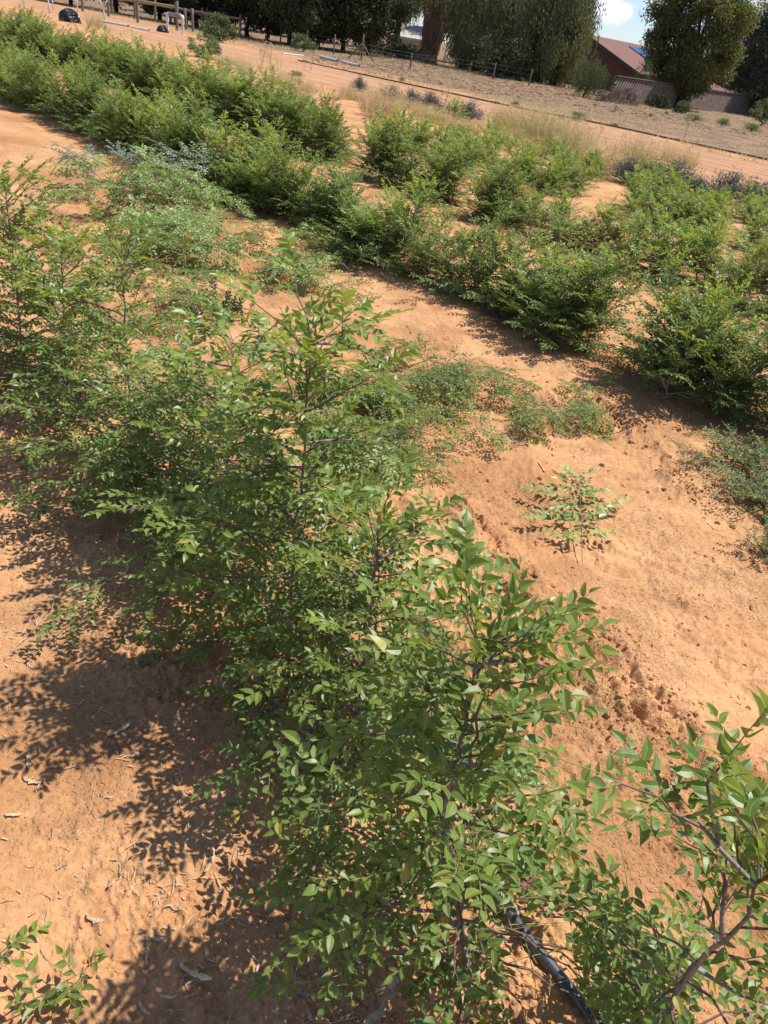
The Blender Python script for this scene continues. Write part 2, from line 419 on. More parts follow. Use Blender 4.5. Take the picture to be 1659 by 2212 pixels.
# ------------------------------------------------------------------ tubes and leaves
class Tubes:
    def __init__(s, sides=5): s.V, s.Q, s.R, s.n, s.k = [], [], [], 0, sides
    def add(s, P, R, cap=True):
        P = np.asarray(P, float); R = np.asarray(R, float) * np.ones(len(P))
        k = s.k; n = len(P)
        T = np.gradient(P, axis=0) if n > 2 else np.repeat((P[1] - P[0])[None], 2, 0)
        T = unit(T)
        ref = np.where(np.abs(T[:, 2:3]) > 0.9, [[1., 0, 0]], [[0, 0, 1.]])
        if np.abs(T[0, 2]) > 0.6: ref = np.tile([[1., 0.1, 0]], (n, 1))
        else: ref = np.tile([[0, 0, 1.]], (n, 1))
        U = unit(np.cross(T, ref)); W = np.cross(T, U)
        a = np.arange(k) / k * 2 * PI
        ring = P[:, None] + R[:, None, None] * (np.cos(a)[None, :, None] * U[:, None] + np.sin(a)[None, :, None] * W[:, None])
        s.V.append(ring.reshape(-1, 3)); s.R.append(np.repeat(R, k))
        i = (np.arange(n - 1)[:, None] * k); j = np.arange(k)[None]; j2 = (j + 1) % k
        s.Q.append((np.stack([i + j, i + j2, i + k + j2, i + k + j], -1) + s.n).reshape(-1, 4))
        if cap and k >= 4:
            s.Q.append(np.array([[s.n + (n - 1) * k + x for x in (0, 1, 2, 3)]]))
            s.Q.append(np.array([[s.n + x for x in (3, 2, 1, 0)]]))
        s.n += n * k
    def build(s, name, mat, parent=None, smooth=True):
        return mesh_np(name, np.concatenate(s.V), [np.concatenate(s.Q)], mat, parent, smooth, {'rad': np.concatenate(s.R)})

class Leaves:
    def __init__(s): s.p, s.d, s.n, s.l, s.w, s.t, s.y = [], [], [], [], [], [], []
    def add(s, p, d, n, l, w, t, y):
        s.p.append(p); s.d.append(d); s.n.append(n); s.l.append(l); s.w.append(w); s.t.append(t); s.y.append(y)
    def cat(s):
        return [np.concatenate(x) for x in (s.p, s.d, s.n, s.l, s.w, s.t, s.y)]
    def build(s, name, mat, parent=None, lod=1, rs=np.random.RandomState(1)):
        p, d, n, l, w, t, y = s.cat()
        p = np.asarray(p); d = unit(d); sd = unit(np.cross(d, n)); n = np.cross(sd, d)
        m = len(p)
        if lod == 0:
            vs = np.array([0, .10, .26, .45, .66, .85, 1.0]); ws = np.array([0.03, .66, .97, 1.0, .76, .38, 0.02])
        elif lod == 1:
            vs = np.array([0, .3, .65, 1.0]); ws = np.array([0.03, .95, .75, 0.02])
        else:
            vs = np.array([0, .42, 1.0]); ws = np.array([0.05, 1.0, .05])
        curl = rs.uniform(0.02, 0.30, m) * l
        fold = rs.uniform(0.15, 0.75, m)
        side = rs.uniform(-.12, .12, m) * l
        K = len(vs)
        mid = p[:, None] + d[:, None] * (vs[None, :, None] * l[:, None, None]) - n[:, None] * (curl[:, None] * vs[None] ** 2)[..., None] + sd[:, None] * (side[:, None] * np.sin(vs * PI)[None])[..., None]
        hw = (w[:, None] * 0.5 * ws[None])
        Vs = []; 
        for sg in (-1, 1):
            jit = 1 + (rs.uniform(-.10, .10, (m, K)) if lod == 0 else 0)
            wav = (rs.uniform(-.12, .12, (m, K)) * hw if lod == 0 else 0)
            edge = mid + sd[:, None] * (sg * hw * jit * np.cos(fold)[:, None])[..., None] + n[:, None] * (hw * np.sin(fold)[:, None] + wav)[..., None]
            Vs.append(mid); Vs.append(edge)
        V = np.stack(Vs, 1)            # m,4,K,3
        V = V.reshape(m, 4 * K, 3)
        u = np.concatenate([np.full(K, .5), .5 - .5 * np.ones(K), np.full(K, .5), np.ones(K)])
        v = np.tile(vs, 4)
        i = np.arange(K - 1)
        qa = np.stack([i, i + 1, K + i + 1, K + i], 1); qb = np.stack([2 * K + i, 3 * K + i, 3 * K + i + 1, 2 * K + i + 1], 1)
        q = np.vstack([qa, qb])
        Q = (q[None] + (np.arange(m) * 4 * K)[:, None, None]).reshape(-1, 4)
        UV = np.tile(np.stack([u, v], 1), (m, 1))
        return mesh_np(name, V.reshape(-1, 3), [Q], mat, parent, lod == 0, {'tint': np.repeat(t, 4 * K), 'young': np.repeat(y, 4 * K)}, UV)

def branchlet(lv, tb, rs, p0, d0, L, leaf, young=0.0, up=np.array([0, 0, 1.]), gap=0.37, droop=0.25, r0=0.0011, sides=2, ang=1.0):
    """thin shoot with leaves in two ranks"""
    n = max(3, int(L / (leaf * gap)))
    d0 = unit(d0)
    s = np.linspace(0, 1, n + 1)
    sway = unit(np.cross(d0, up) + 1e-6) * rs.uniform(-.15, .15)
    P = p0 + d0 * (s[:, None] * L) + sway * (s[:, None] ** 2 * L) - np.array([0, 0, 1.]) * (s[:, None] ** 2 * L * droop)
    tb.add(P[::2] if n > 4 and tb.k < 5 else P, np.linspace(r0, r0 * 0.55, len(P[::2] if n > 4 and tb.k < 5 else P)), cap=False)
    T = unit(np.gradient(P, axis=0))
    sd = unit(np.cross(T, np.tile(up, (n + 1, 1)) + rs.normal(0, .15, 3)))
    nrm = np.cross(sd, T)
    k = np.arange(1, n + 1)
    sg = np.where(k % 2 == 0, 1.0, -1.0)
    a = ang * rs.uniform(0.75, 1.1, n)
    a[-1] = 0.15
    dd = T[k] * np.cos(a)[:, None] + sd[k] * (sg * np.sin(a))[:, None] + nrm[k] * rs.uniform(-.15, .35, n)[:, None]
    nn = nrm[k] + rs.normal(0, .19, (n, 3)) + sd[k] * (sg * rs.uniform(-.1, .3, n))[:, None]
    prof = np.where(k / n < 0.25, 0.75, 1.0) * np.where(k / n > 0.85, 0.75, 1.0)
    l = leaf * prof * rs.uniform(0.68, 1.15, n)
    w = l * rs.uniform(0.44, 0.60, n)
    yy = np.clip(young * (0.4 + 0.6 * k / n) + rs.uniform(-.1, .1, n), 0, 1)
    lv.add(P[k], dd, nn, l, w, np.clip(rs.normal(.45, .27, n), 0, 1), yy)

def zigzag(rs, p0, d0, L, step, up=0.0, droop=0.0, zig=0.18):
    n = max(2, int(L / step)); P = [np.array(p0, float)]; d = unit(np.array(d0, float)); sg = rs.choice([-1, 1])
    sdv = unit(np.cross(d, [0, 0, 1.0]) + 1e-5)
    for i in range(n):
        dd = unit(d + sdv * zig * sg + np.array([0, 0, up - droop * (i / n)]) + rs.normal(0, .05, 3))
        P.append(P[-1] + dd * L / n); sg = -sg
        d = unit(d + np.array([0, 0, (up - droop * i / n) * .35]) + rs.normal(0, .035, 3))
    return np.array(P)

def lateral(lv, tb, rs, P, r0, leaf, young, q, blen=0.17, dens=1.0):
    """a side branch given as a polyline, with branchlets from its nodes"""
    n = len(P)
    R = np.linspace(r0, 0.0014, n)
    tb.add(P, R, cap=False)
    T = unit(np.gradient(P, axis=0))
    sg = rs.choice([-1, 1])
    for i in range(1, n):
        if rs.rand() > dens: sg = -sg; continue
        f = i / (n - 1)
        for c in range(2 if rs.rand() < 0.55 else 1):
            t = T[i]; sd = unit(np.cross(t, [0, 0, 1.]) + 1e-6) * sg
            d = t * rs.uniform(.35, 1.0) + sd * rs.uniform(.5, 1.1) + np.array([0, 0, rs.uniform(-.15, .55 if q > .6 else .35)])
            branchlet(lv, tb, rs, P[i], d, blen * rs.uniform(.55, 1.2) * (1 - .25 * f), leaf * (.85 + .15 * q), young * (0.2 + .8 * f),
                      up=unit(np.array([rs.normal(0, .25), rs.normal(0, .25), 1.])), droop=rs.uniform(.05, .4))
            sg = -sg
    branchlet(lv, tb, rs, P[-1], T[-1] + np.array([0, 0, .2]), blen, leaf, young, droop=.2)

def shrub(lv, tb, rs, base, top, S=0.5, leaf=0.045, nlat=26, stem=None, lats=(), r0=0.008, tilt=0.0, dens=0.8, young=0.8, low=0.06, bias=None, updr=0.25, cone=0.3, shoots=8, shl=.13):
    base = np.array(base, float)
    if stem is None:
        top = np.array(top, float); n = 9
        stem = np.array([base + (top - base) * (i / n) + np.array([rs.normal(0, .012), rs.normal(0, .012), 0]) * (1 if 0 < i < n else 0) for i in range(n + 1)])
    stem = np.array(stem, float)
    seg = np.linalg.norm(np.diff(stem, axis=0), axis=1); cum = np.concatenate([[0], np.cumsum(seg)]); Ltot = cum[-1]
    def at(f):
        s = f * Ltot
        return np.array([np.interp(s, cum, stem[:, k]) for k in range(3)])
    tb.add(stem, np.interp(cum / Ltot, [0, .7, 1], [r0, r0 * .5, 0.0018]))
    az = rs.uniform(0, 2 * PI)
    for k in range(nlat):
        q = low + (1 - low) * ((k + rs.uniform(.1, .9)) / nlat) ** 1.35
        az += 2.4 + rs.normal(0, .35)
        p = at(q)
        L = S * (cone + (1.06 - cone) * (1 - q)) * rs.uniform(.7, 1.2)
        el = updr + 0.55 * q + rs.normal(0, .12)
        d = np.array([math.cos(az) * math.cos(el), math.sin(az) * math.cos(el), math.sin(el)])
        if bias is not None: L *= 1 + 0.16 * float(np.dot(unit(np.array(bias, float)), d[:2]))
        P = zigzag(rs, p, d, L, 0.045, up=0.0, droop=0.16 * (1 - q) + .04)
        P[:, 2] = np.maximum(P[:, 2], base[2] + 0.03)
        lateral(lv, tb, rs, P, 0.0018 + 0.0035 * (L / .5) * (1 - .5 * q), leaf, young * (0.15 + .85 * q), q, dens=dens, blen=0.15 if L > .2 else .12)
    for Pl in lats:
        lateral(lv, tb, rs, np.array(Pl), 0.0045, leaf * 1.1, young * .8, .8, dens=.95)
    # shoots straight from the stem
    for k in range(int(shoots * Ltot)):
        q = rs.uniform(.15, 1.0); az += 2.4; p = at(q)
        d = np.array([math.cos(az), math.sin(az), .9 + q]); branchlet(lv, tb, rs, p, d, shl * rs.uniform(.6, 1.3), leaf * 1.05, young * q, droop=.1, ang=.8)
    for k in range(3):
        az += 2.1
        branchlet(lv, tb, rs, at(1.0 - .04 * k), np.array([.45 * math.cos(az), .45 * math.sin(az), 1.]), .09, leaf * 1.05, young, droop=.03, ang=.6)

LOWSIDE = (-0.75, -0.66)
GAPS = [[(1060, 1940), (1112, 1935), (1190, 2020), (1310, 2212), (1330, 2300), (1085, 2300), (1100, 2130), (1080, 2040)],      # the pipe and the soil beside it lie bare here
        [(1290, 1785), (1400, 1825), (1500, 1850), (1510, 1900), (1430, 1960), (1330, 1900), (1270, 1870)],
        [(1295, 1400), (1659, 1400), (1659, 1510), (1480, 1560), (1340, 1595), (1290, 1600)], [(1140, 1560), (1270, 1540), (1290, 1640), (1200, 1640)]]
def project(P):
    P = np.atleast_2d(P); x, y, z = P[:, 0], P[:, 1], P[:, 2] - H
    dep = y * cp - z * sp; v = -(y * sp + z * cp); u = x
    uu, vv = u / dep * F, v / dep * F
    return np.column_stack([CX + cr * uu - sr * vv, CY + sr * uu + cr * vv])
def inside(q, poly):
    c = False; n = len(poly); j = n - 1
    for i in range(n):
        (xi, yi), (xj, yj) = poly[i], poly[j]
        if (yi > q[1]) != (yj > q[1]) and q[0] < (xj - xi) * (q[1] - yi) / (yj - yi) + xi: c = not c
        j = i
    return c
ROW1_GROUP = 'jujube shrubs of the nearest row along the irrigation pipe'
def near_shrub(name_label, basepx, stempx, latpx, seed, S, nlat, leaf=0.045, bias=True, **kw):
    rs = np.random.RandomState(seed); nlat = int(nlat * 1.85); leaf *= .84
    b = gt(*basepx)
    stem = [b] + [upright(b, *p) for p in stempx]
    for i in range(1, len(stem)): stem[i][2] = max(stem[i][2], 0.02)
    stem[0] = stem[0] - np.array([0, 0, .02])
    # drift sideways slightly for life
    lats = []
    for l in latpx:
        k = rs.uniform(-.06, .10, 1)[0]
        pts = []
        for i, p in enumerate(l):
            bb = b[:2] * (1 + k * i / max(1, len(l) - 1) * 0.8)
            pts.append(upright(bb, *p))
        pts = np.array(pts)
        # subdivide so there are nodes every few centimetres
        out = [pts[0]]
        for i in range(len(pts) - 1):
            m = max(1, int(np.linalg.norm(pts[i + 1] - pts[i]) / .045))
            for j in range(1, m + 1): out.append(pts[i] + (pts[i + 1] - pts[i]) * j / m + rs.normal(0, .003, 3))
        lats.append(out)
    lv, tb = Leaves(), Tubes(5)
    stem = np.array(stem)
    o0 = stem[0].copy()
    shrub(lv, tb, rs, stem[0], stem[-1], S, leaf, nlat, stem=stem, lats=lats, bias=LOWSIDE if bias else None, **kw)
    root = empty('jujube_shrub', tuple(o0), 0, name_label, 'shrub', ROW1_GROUP)
    bare = lambda P: any(inside(q, g_) for q in project(P)[::3] for g_ in GAPS)
    keep = [i for i in range(len(lv.p)) if not bare(lv.p[i])]
    for nm in 'pdnlwty': setattr(lv, nm, [getattr(lv, nm)[i] for i in keep])
    ko = [i for i in range(len(tb.V)) if i == 0 or not (tb.V[i].shape[0] < 60 and tb.R[i].max() < .003 and bare(tb.V[i][::4]))]
    if len(ko) < len(tb.V):
        Vn, Qn, Rn, off, n0 = [], [], [], 0, 0
        starts = np.concatenate([[0], np.cumsum([len(v) for v in tb.V])])
        Qall = np.concatenate(tb.Q); own = np.searchsorted(starts, Qall[:, 0], side='right') - 1
        for i in ko:
            Vn.append(tb.V[i]); Rn.append(tb.R[i]); Qn.append(Qall[own == i] - starts[i] + off); off += len(tb.V[i])
        tb.V, tb.R, tb.Q, tb.n = Vn, Rn, Qn, off
    for arr in (lv.p,):
        for i in range(len(arr)): arr[i] = arr[i] - o0
    for i in range(len(tb.V)): tb.V[i] = tb.V[i] - o0
    tb.build('stems', M['bark'], root)
    lv.build('leaves', M['leaf'], root, lod=0, rs=rs)
    return root

near_shrub('large shrub with thick grey zigzag trunk in the bottom right corner', (1330, 2420),
    [(1437, 2212), (1461, 2143), (1529, 2054), (1568, 2030), (1618, 1977), (1630, 1911), (1659, 1893), (1700, 1850)],
    [[(1630, 1911), (1556, 1831), (1514, 1787), (1449, 1757), (1419, 1721), (1342, 1692)],
     [(1556, 1831), (1540, 1750), (1530, 1690), (1560, 1640)],
     [(1538, 2054), (1488, 2098), (1431, 2149), (1400, 2200)],
     [(1560, 2030), (1565, 1905), (1547, 1852), (1500, 1830)],
     [(1618, 1977), (1659, 1985), (1720, 1980)], [(1461, 2120), (1370, 2060), (1310, 2000), (1260, 1960)],
     [(1500, 2090), (1600, 2140), (1659, 2170)], [(1640, 1900), (1640, 1820), (1620, 1750)], [(1450, 2160), (1380, 2140), (1330, 2110)]],
    11, 0.32, 18, leaf=0.043, r0=0.0085, dens=.8, young=.5, bias=False)
near_shrub('shrub with broad dark leaves and bare grey fork just left of the black pipe', (1010, 2080),
    [(994, 1990), (975, 1850), (962, 1788), (965, 1728), (981, 1645), (1003, 1576), (1021, 1489), (1024, 1451), (1034, 1395), (1012, 1345)],
    [[(965, 1728), (1015, 1664), (1013, 1620), (1028, 1595), (1026, 1545), (1043, 1517), (1084, 1486), (1131, 1464)],
     [(1021, 1439), (1121, 1423), (1206, 1439), (1259, 1461)],
     [(1000, 1458), (978, 1473), (943, 1495), (934, 1530), (903, 1561)],
     [(985, 1610), (912, 1590), (871, 1592), (840, 1581), (793, 1590)],
     [(984, 1648), (1081, 1670), (1131, 1695), (1180, 1700)], [(970, 1750), (1060, 1790), (1120, 1800)],
     [(965, 1790), (900, 1830), (850, 1880)], [(1024, 1451), (1060, 1400), (1110, 1390)]],
    12, 0.34, 30, leaf=0.043, r0=0.0075, young=.4, bias=False)
near_shrub('medium shrub with a thin forked stem between the tallest shrub and the dark broad-leaved one', (765, 1620),
    [(779, 1512), (790, 1420), (800, 1324), (802, 1290), (804, 1254), (815, 1214), (815, 1174), (818, 1150)],
    [[(818, 1207), (869, 1185), (906, 1166), (953, 1174)], [(797, 1254), (753, 1232), (710, 1225)],
     [(790, 1440), (850, 1425), (890, 1415)], [(779, 1500), (720, 1460), (690, 1410)]],
    13, 0.42, 25, leaf=0.042, r0=0.0065, young=.5)
near_shrub('tallest shrub with a straight bare-jointed stem standing in the middle of the nearest row', (620, 1430),
    [(629, 1296), (634, 1200), (636, 1130), (651, 1075), (654, 1017), (660, 955), (656, 911), (663, 860), (662, 780), (673, 740), (671, 715)],
    [[(654, 775), (614, 762), (567, 753), (530, 758), (505, 740)], [(674, 740), (735, 740), (778, 758), (800, 790)],
     [(653, 913), (629, 886), (589, 873), (560, 880)], [(662, 957), (716, 948), (760, 950), (815, 970), (844, 991)],
     [(653, 1010), (614, 1008), (578, 1012), (540, 1030)], [(633, 1130), (611, 1101), (589, 1090), (560, 1080)],
     [(651, 1097), (687, 1099), (727, 1119), (760, 1140)], [(654, 1046), (680, 1010), (698, 991), (705, 960)],
     [(567, 753), (562, 735), (560, 720)], [(735, 740), (740, 722), (742, 708)]],
    14, 0.44, 30, leaf=0.042, r0=0.0075, young=.7, dens=.85, cone=.32)
near_shrub('shrub with a thin upright stem immediately left of the tallest shrub', (470, 1200),
    [(487, 1130), (490, 1061), (492, 970), (498, 900), (501, 860), (505, 798), (510, 780)],
    [[(494, 1068), (538, 1035), (556, 1032)], [(501, 793), (454, 785), (420, 775)], [(492, 930), (450, 900), (420, 890)]],
    15, 0.48, 26, leaf=0.041, r0=0.0065, young=.5)
near_shrub('low leaning shrub over the dappled shade at the left side of the nearest row', (370, 1100),
    [(372, 1040), (378, 960), (385, 890), (395, 840)], [[(375, 1020), (300, 1010), (220, 1040)]],
    16, 0.52, 24, leaf=0.041, r0=0.006, young=.3)
near_shrub('slender shrub with a dark kinked stem rising against the pale heap of cut branches', (285, 1000),
    [(283, 895), (281, 858), (272, 780), (268, 705), (270, 664), (266, 624), (262, 599), (268, 566), (270, 545)],
    [[(266, 700), (225, 680), (190, 665)], [(266, 600), (215, 598), (165, 620)], [(268, 566), (310, 572), (350, 590)]],
    17, 0.46, 24, leaf=0.042, r0=0.006, young=.7, dens=.7)
near_shrub('bushy shrub with several upright bright shoots near the left edge', (150, 880),
    [(142, 800), (138, 722), (136, 650), (134, 590), (130, 540)],
    [[(136, 650), (90, 640), (60, 620)], [(136, 600), (180, 560), (200, 530)]],
    18, 0.46, 26, leaf=0.042, r0=0.0065, young=.8)
near_shrub('tall shrub cut off by the left edge with dark glossy top leaves', (60, 810),
    [(45, 730), (38, 653), (33, 600), (25, 520), (15, 450), (10, 395)],
    [[(33, 600), (-20, 590)], [(25, 520), (60, 500), (90, 470)], [(12, 440), (40, 410), (60, 390)]],
    19, 0.5, 26, leaf=0.042, r0=0.007, young=.4)

# ------------------------------------------------------------------ shrub variants of the far rows
def make_variant(seed, h, S, nlat, leaf, nst, mat, young, dens=.75, lean=0.12, updr=0.3, spread=.05):
    rs = np.random.RandomState(seed)
    lv, tb = Leaves(), Tubes(4)
    for k in range(nst):
        a = rs.uniform(0, 2 * PI); b = np.array([spread * math.cos(a), spread * math.sin(a), -.02]) * (1 if k else .3)
        hh = h * (1 if k == 0 else rs.uniform(.45, .95))
        t = np.array([lean * rs.normal(), lean * rs.normal(), hh])
        shrub(lv, tb, rs, b, t, S * rs.uniform(.6, 1.2), leaf * rs.uniform(.9, 1.1), nlat, r0=.008, dens=dens, young=young, updr=updr, cone=.6, shoots=22, shl=.2)
    root = empty('jujube_shrub', (0, 0, 0))
    tb.build('stems', M['bark'], root)
    lv.build('leaves', mat, root, lod=1, rs=rs)
    return root
mid_vars = [make_variant(100 + i, .70, .36, 16, .040, 5, M['leaf_far'], y, dens=.8, lean=.2, updr=.4, spread=.26) for i, y in enumerate((.5, .8, .4, .65, .9, .3, .6))]
far_vars = [make_variant(120 + i, .74, .36, 18, .045, 6, M['leaf_far'], y, dens=.85, lean=.2, updr=.4, spread=.3) for i, y in enumerate((.5, .8, .35, .6, .9, .2, .7))]
low_vars = [make_variant(140 + i, .50, .34, 12, .043, 5, M['leaf_far'], y, dens=.75, lean=.2, updr=.4, spread=.3) for i, y in enumerate((.9, .7, 1.0, .5, .8))]

used = set()
def place(proto, p, rz, sc, label, cat=None, group=None, tilt=(0, 0)):
    if proto.name in used:
        r = proto.copy(); COL.objects.link(r)
        for ch in proto.children:
            c = ch.copy(); COL.objects.link(c); c.parent = r
            for g in ch.children:
                d = g.copy(); COL.objects.link(d); d.parent = c
    else:
        used.add(proto.name); r = proto
    r.location = (p[0], p[1], p[2]); r.rotation_euler = (tilt[0], tilt[1], rz); r.scale = (sc, sc, sc) if not isinstance(sc, tuple) else sc
    return tag(r, label, cat, group)

def row_line(p, q, t0, t1, step, rs, jit=.08):
    """points along p->q from parameter metres t0 to t1"""
    p = np.array(p, float); q = np.array(q, float); d = unit(q - p); t = t0; out = []
    while t < t1:
        a = p + d * t + rs.normal(0, jit, 2)
        out.append((a[0], a[1], tz(a[0], a[1])))
        t += step * rs.uniform(.85, 1.15)
    return out
rsr = np.random.RandomState(5)
ordw = ['first', 'second', 'third', 'fourth', 'fifth', 'sixth', 'seventh', 'eighth', 'ninth', 'tenth', 'eleventh', 'twelfth', 'thirteenth', 'fourteenth', 'fifteenth', 'sixteenth', 'seventeenth', 'eighteenth', 'nineteenth', 'twentieth']

r2 = row_line((1.64, 5.22), (-7.96, 14.95), -1.75, 36, .37, rsr, .1)
for i, p in enumerate(r2):
    d = math.hypot(p[0], p[1])
    hedge = p[0] < -0.6
    v = (far_vars if hedge else mid_vars)[rsr.randint(7)]
    sc = rsr.uniform(.88, 1.08) * (1.0 if hedge else .95)
    if hedge: sc *= 0.9
    lab = ('leafy shrub, %s from the right edge in the second planted row' % ordw[i]) if i < 20 else 'shrub merged into the dense far stretch of the second planted row'
    place(v, p, rsr.uniform(0, 6.28), (sc * rsr.uniform(.85, 1.15), sc * rsr.uniform(.85, 1.15), sc * rsr.uniform(.72, 1.15)), lab, 'shrub', 'shrubs of the second planted row' if i < 20 else 'far shrubs of the second planted row')
r3 = row_line((3.38, 7.79), (-0.49, 11.55), -2.3, 36, .44, rsr, .13)
k = 0
for i, p in enumerate(r3):
    s_ = p[0] * .75 + p[1] * .66; t_ = -p[0] * .66 + p[1] * .75
    if 9.9 < t_ < 10.9: continue
    p = (p[0] + .03 * max(0, t_ - 10), p[1] + .05 * max(0, t_ - 10), 0)
    p = (p[0], p[1], tz(p[0], p[1]))
    hedge = t_ > 9
    v = far_vars[rsr.randint(7)] if hedge else (low_vars[rsr.randint(5)] if rsr.rand() < .6 else mid_vars[rsr.randint(7)])
    sc = rsr.uniform(.95, 1.2) if hedge else rsr.uniform(.8, 1.05)
    if t_ > 16: sc *= .92
    lab = ('leafy shrub, %s from the right edge in the third planted row' % ordw[k]) if k < 20 else 'shrub merged into the dense far stretch of the third planted row'
    place(v, p, rsr.uniform(0, 6.28), (sc * rsr.uniform(.85, 1.15), sc * rsr.uniform(.85, 1.15), sc * rsr.uniform(.72, 1.15)), lab, 'shrub', 'shrubs of the third planted row' if k < 20 else 'far shrubs of the third planted row')
    k += 1
r4 = row_line((5.3, 10.2), (1.3, 14.1), -1.5, 9, .38, rsr, .3)
for i, p in enumerate(r4):
    place(low_vars[rsr.randint(5)], p, rsr.uniform(0, 6.28), rsr.uniform(.8, 1.1), ('bright low shrub, %s from the right edge in the fourth row' % ordw[i]) if i < 20 else 'bright low shrub at the far end of the fourth row', 'shrub', 'shrubs of the fourth planted row')
r5 = row_line((7.2, 12.2), (3.2, 16.2), -1.0, 7.5, .45, rsr, .35)
for i, p in enumerate(r5):
    place(low_vars[rsr.randint(5)], p, rsr.uniform(0, 6.28), rsr.uniform(.6, .95), ('bright low shrub, %s from the right edge in the row beside the dirt road' % ordw[i]) if i < 20 else 'bright low shrub at the far end of the row beside the dirt road', 'shrub', 'shrubs of the last planted row')

# ------------------------------------------------------------------ cut branches and low shoots in the lane
def spray_mesh(seed, L, leaf, mat, lod=1, n=9, lift=.05, blen=.19, bark=True):
    rs = np.random.RandomState(seed)
    lv, tb = Leaves(), Tubes(4)
    P = zigzag(rs, (0, 0, .02), (1, 0, .25), L, .05, droop=.35)
    P[:, 2] = np.maximum(.02, P[:, 2]) + lift * np.sin(np.linspace(0, PI, len(P)))
    tb.add(P, np.linspace(.004, .0014, len(P)))
    T = unit(np.gradient(P, axis=0)); sg = 1
    for i in range(2, len(P)):
        for c in range(2):
            sd = np.array([-T[i][1], T[i][0], 0]) * sg; sg = -sg
            d = T[i] * .7 + sd * .9 + np.array([0, 0, rs.uniform(-.05, .45)])
            if rs.rand() < .6 and i < len(P) * .75:
                Q = zigzag(rs, P[i], d, L * .35, .05, droop=.3); Q[:, 2] = np.maximum(Q[:, 2], .015)
                lateral(lv, tb, rs, Q, .002, leaf, .3, .5, blen=blen * .8, dens=.8)
            else:
                branchlet(lv, tb, rs, P[i], d, blen * rs.uniform(.7, 1.2), leaf, .3, droop=.4)
    branchlet(lv, tb, rs, P[-1], T[-1], blen, leaf, .5, droop=.3)
    for a in lv.p: a[:, 2] = np.maximum(a[:, 2], .008)
    root = empty('cut_branch', (0, 0, 0))
    tb.build('stems', M['bark'], root)
    lv.build('leaves', mat, root, lod=lod, rs=rs)
    return root
pale = [spray_mesh(200 + i, .46, .043, M['leaf_pale'], 1, lift=.10) for i in range(3)]
grey = [spray_mesh(210 + i, .50, .042, M['leaf_grey'], 1, lift=.18) for i in range(2)]
greenb = [spray_mesh(220 + i, .44, .042, M['leaf_far'], 1, lift=.10) for i in range(3)]

def cluster(protos, cx, cy, rx, ry, n, seed, label, group, smin=.7, smax=1.15, lift=.1, ang=None, cat='branch'):
    rs = np.random.RandomState(seed)
    for i in range(n):
        a = rs.uniform(0, 2 * PI); r = math.sqrt(rs.rand())
        p = gt(cx + rx * r * math.cos(a), cy + ry * r * math.sin(a))
        p = (p[0], p[1], p[2] + rs.uniform(0, lift) * (1 - r * .7))
        rz = rs.uniform(0, 2 * PI) if ang is None else ang + rs.normal(0, .6)
        sc = rs.uniform(smin, smax)
        o = place(protos[rs.randint(len(protos))], p, rz, sc, label, cat, group, tilt=(rs.normal(0, .12), rs.normal(0, .12)))
cluster(pale, 330, 460, 125, 65, 30, 1, 'pale wilting branch in the big heap of cut branches left of the second row', 'pale cut branches of the big heap', lift=.32)
cluster(pale, 410, 535, 80, 50, 15, 2, 'pale wilting branch on the near right slope of the big heap of cut branches', 'pale cut branches on the heap slope')
cluster(greenb, 380, 600, 110, 40, 11, 3, 'green leafy branch spread on the soil on the near side of the big heap', 'green branches before the heap')
for i, (bx, by, tx, ty, s) in enumerate([(190, 425, 60, 330, 1.1), (110, 400, 190, 405, .8), (420, 420, 250, 365, 1.2), (470, 430, 350, 345, 1.1), (400, 440, 470, 350, 1.1), (280, 410, 240, 380, .9), (330, 430, 400, 345, 1.0)]):
    p = gt(bx, by); q = gt(tx, ty)
    where = ['reaching furthest left beside the shrub at the left edge', 'short one beside the shrub at the left edge', 'arching from the left side of the heap', 'over the middle of the heap', 'leaning against the second row', 'drooping at the left tip of the heap', 'standing highest on the heap'][i]
    place(grey[i % 2], (p[0], p[1], p[2] + .08), math.atan2(q[1] - p[1], q[0] - p[0]), s, 'dusty grey-green cut branch ' + where, 'branch', 'dusty grey cut branches')
cluster(pale[:2] + greenb[:1], 700, 585, 75, 45, 14, 5, 'pale green branch of the small clump lying at the foot of the second row', 'branches of the small clump by the second row', smax=1.0)
cluster(greenb, 605, 530, 45, 25, 5, 6, 'dark green branch lying left of the small clump by the second row', 'dark branches by the small clump', smax=.9)
cluster(greenb, 910, 825, 80, 45, 11, 7, 'green leafy branch in the lane tangle behind the tallest shrub', 'branches in the lane tangle', smin=.55, smax=.85, lift=.06)
cluster(greenb, 1015, 850, 50, 28, 7, 17, 'dark green branch at the right end of the lane tangle', 'dark branches at the end of the tangle', smin=.5, smax=.75, lift=.06)
cluster(pale[:1] + greenb, 860, 985, 130, 62, 24, 8, 'green branch in the dense mat right of the tallest shrub', 'branches of the dense mat', smin=.5, smax=.75, lift=.06)
cluster(greenb, 810, 900, 110, 50, 14, 18, 'green branch at the back of the dense mat right of the tallest shrub', 'green branches behind the mat', smin=.5, smax=.75, lift=.06)
cluster(greenb, 1195, 905, 56, 38, 12, 9, 'green branch of the flat round clump in the middle of the bare lane', 'branches of the flat lane clump', smin=.45, smax=.65, lift=.04)
cluster(greenb + pale[:1], 390, 690, 60, 30, 5, 10, 'green branch lying behind the nearest row beside the dark upright seedlings', 'branches beside the dark seedlings', smin=.6, smax=.9)

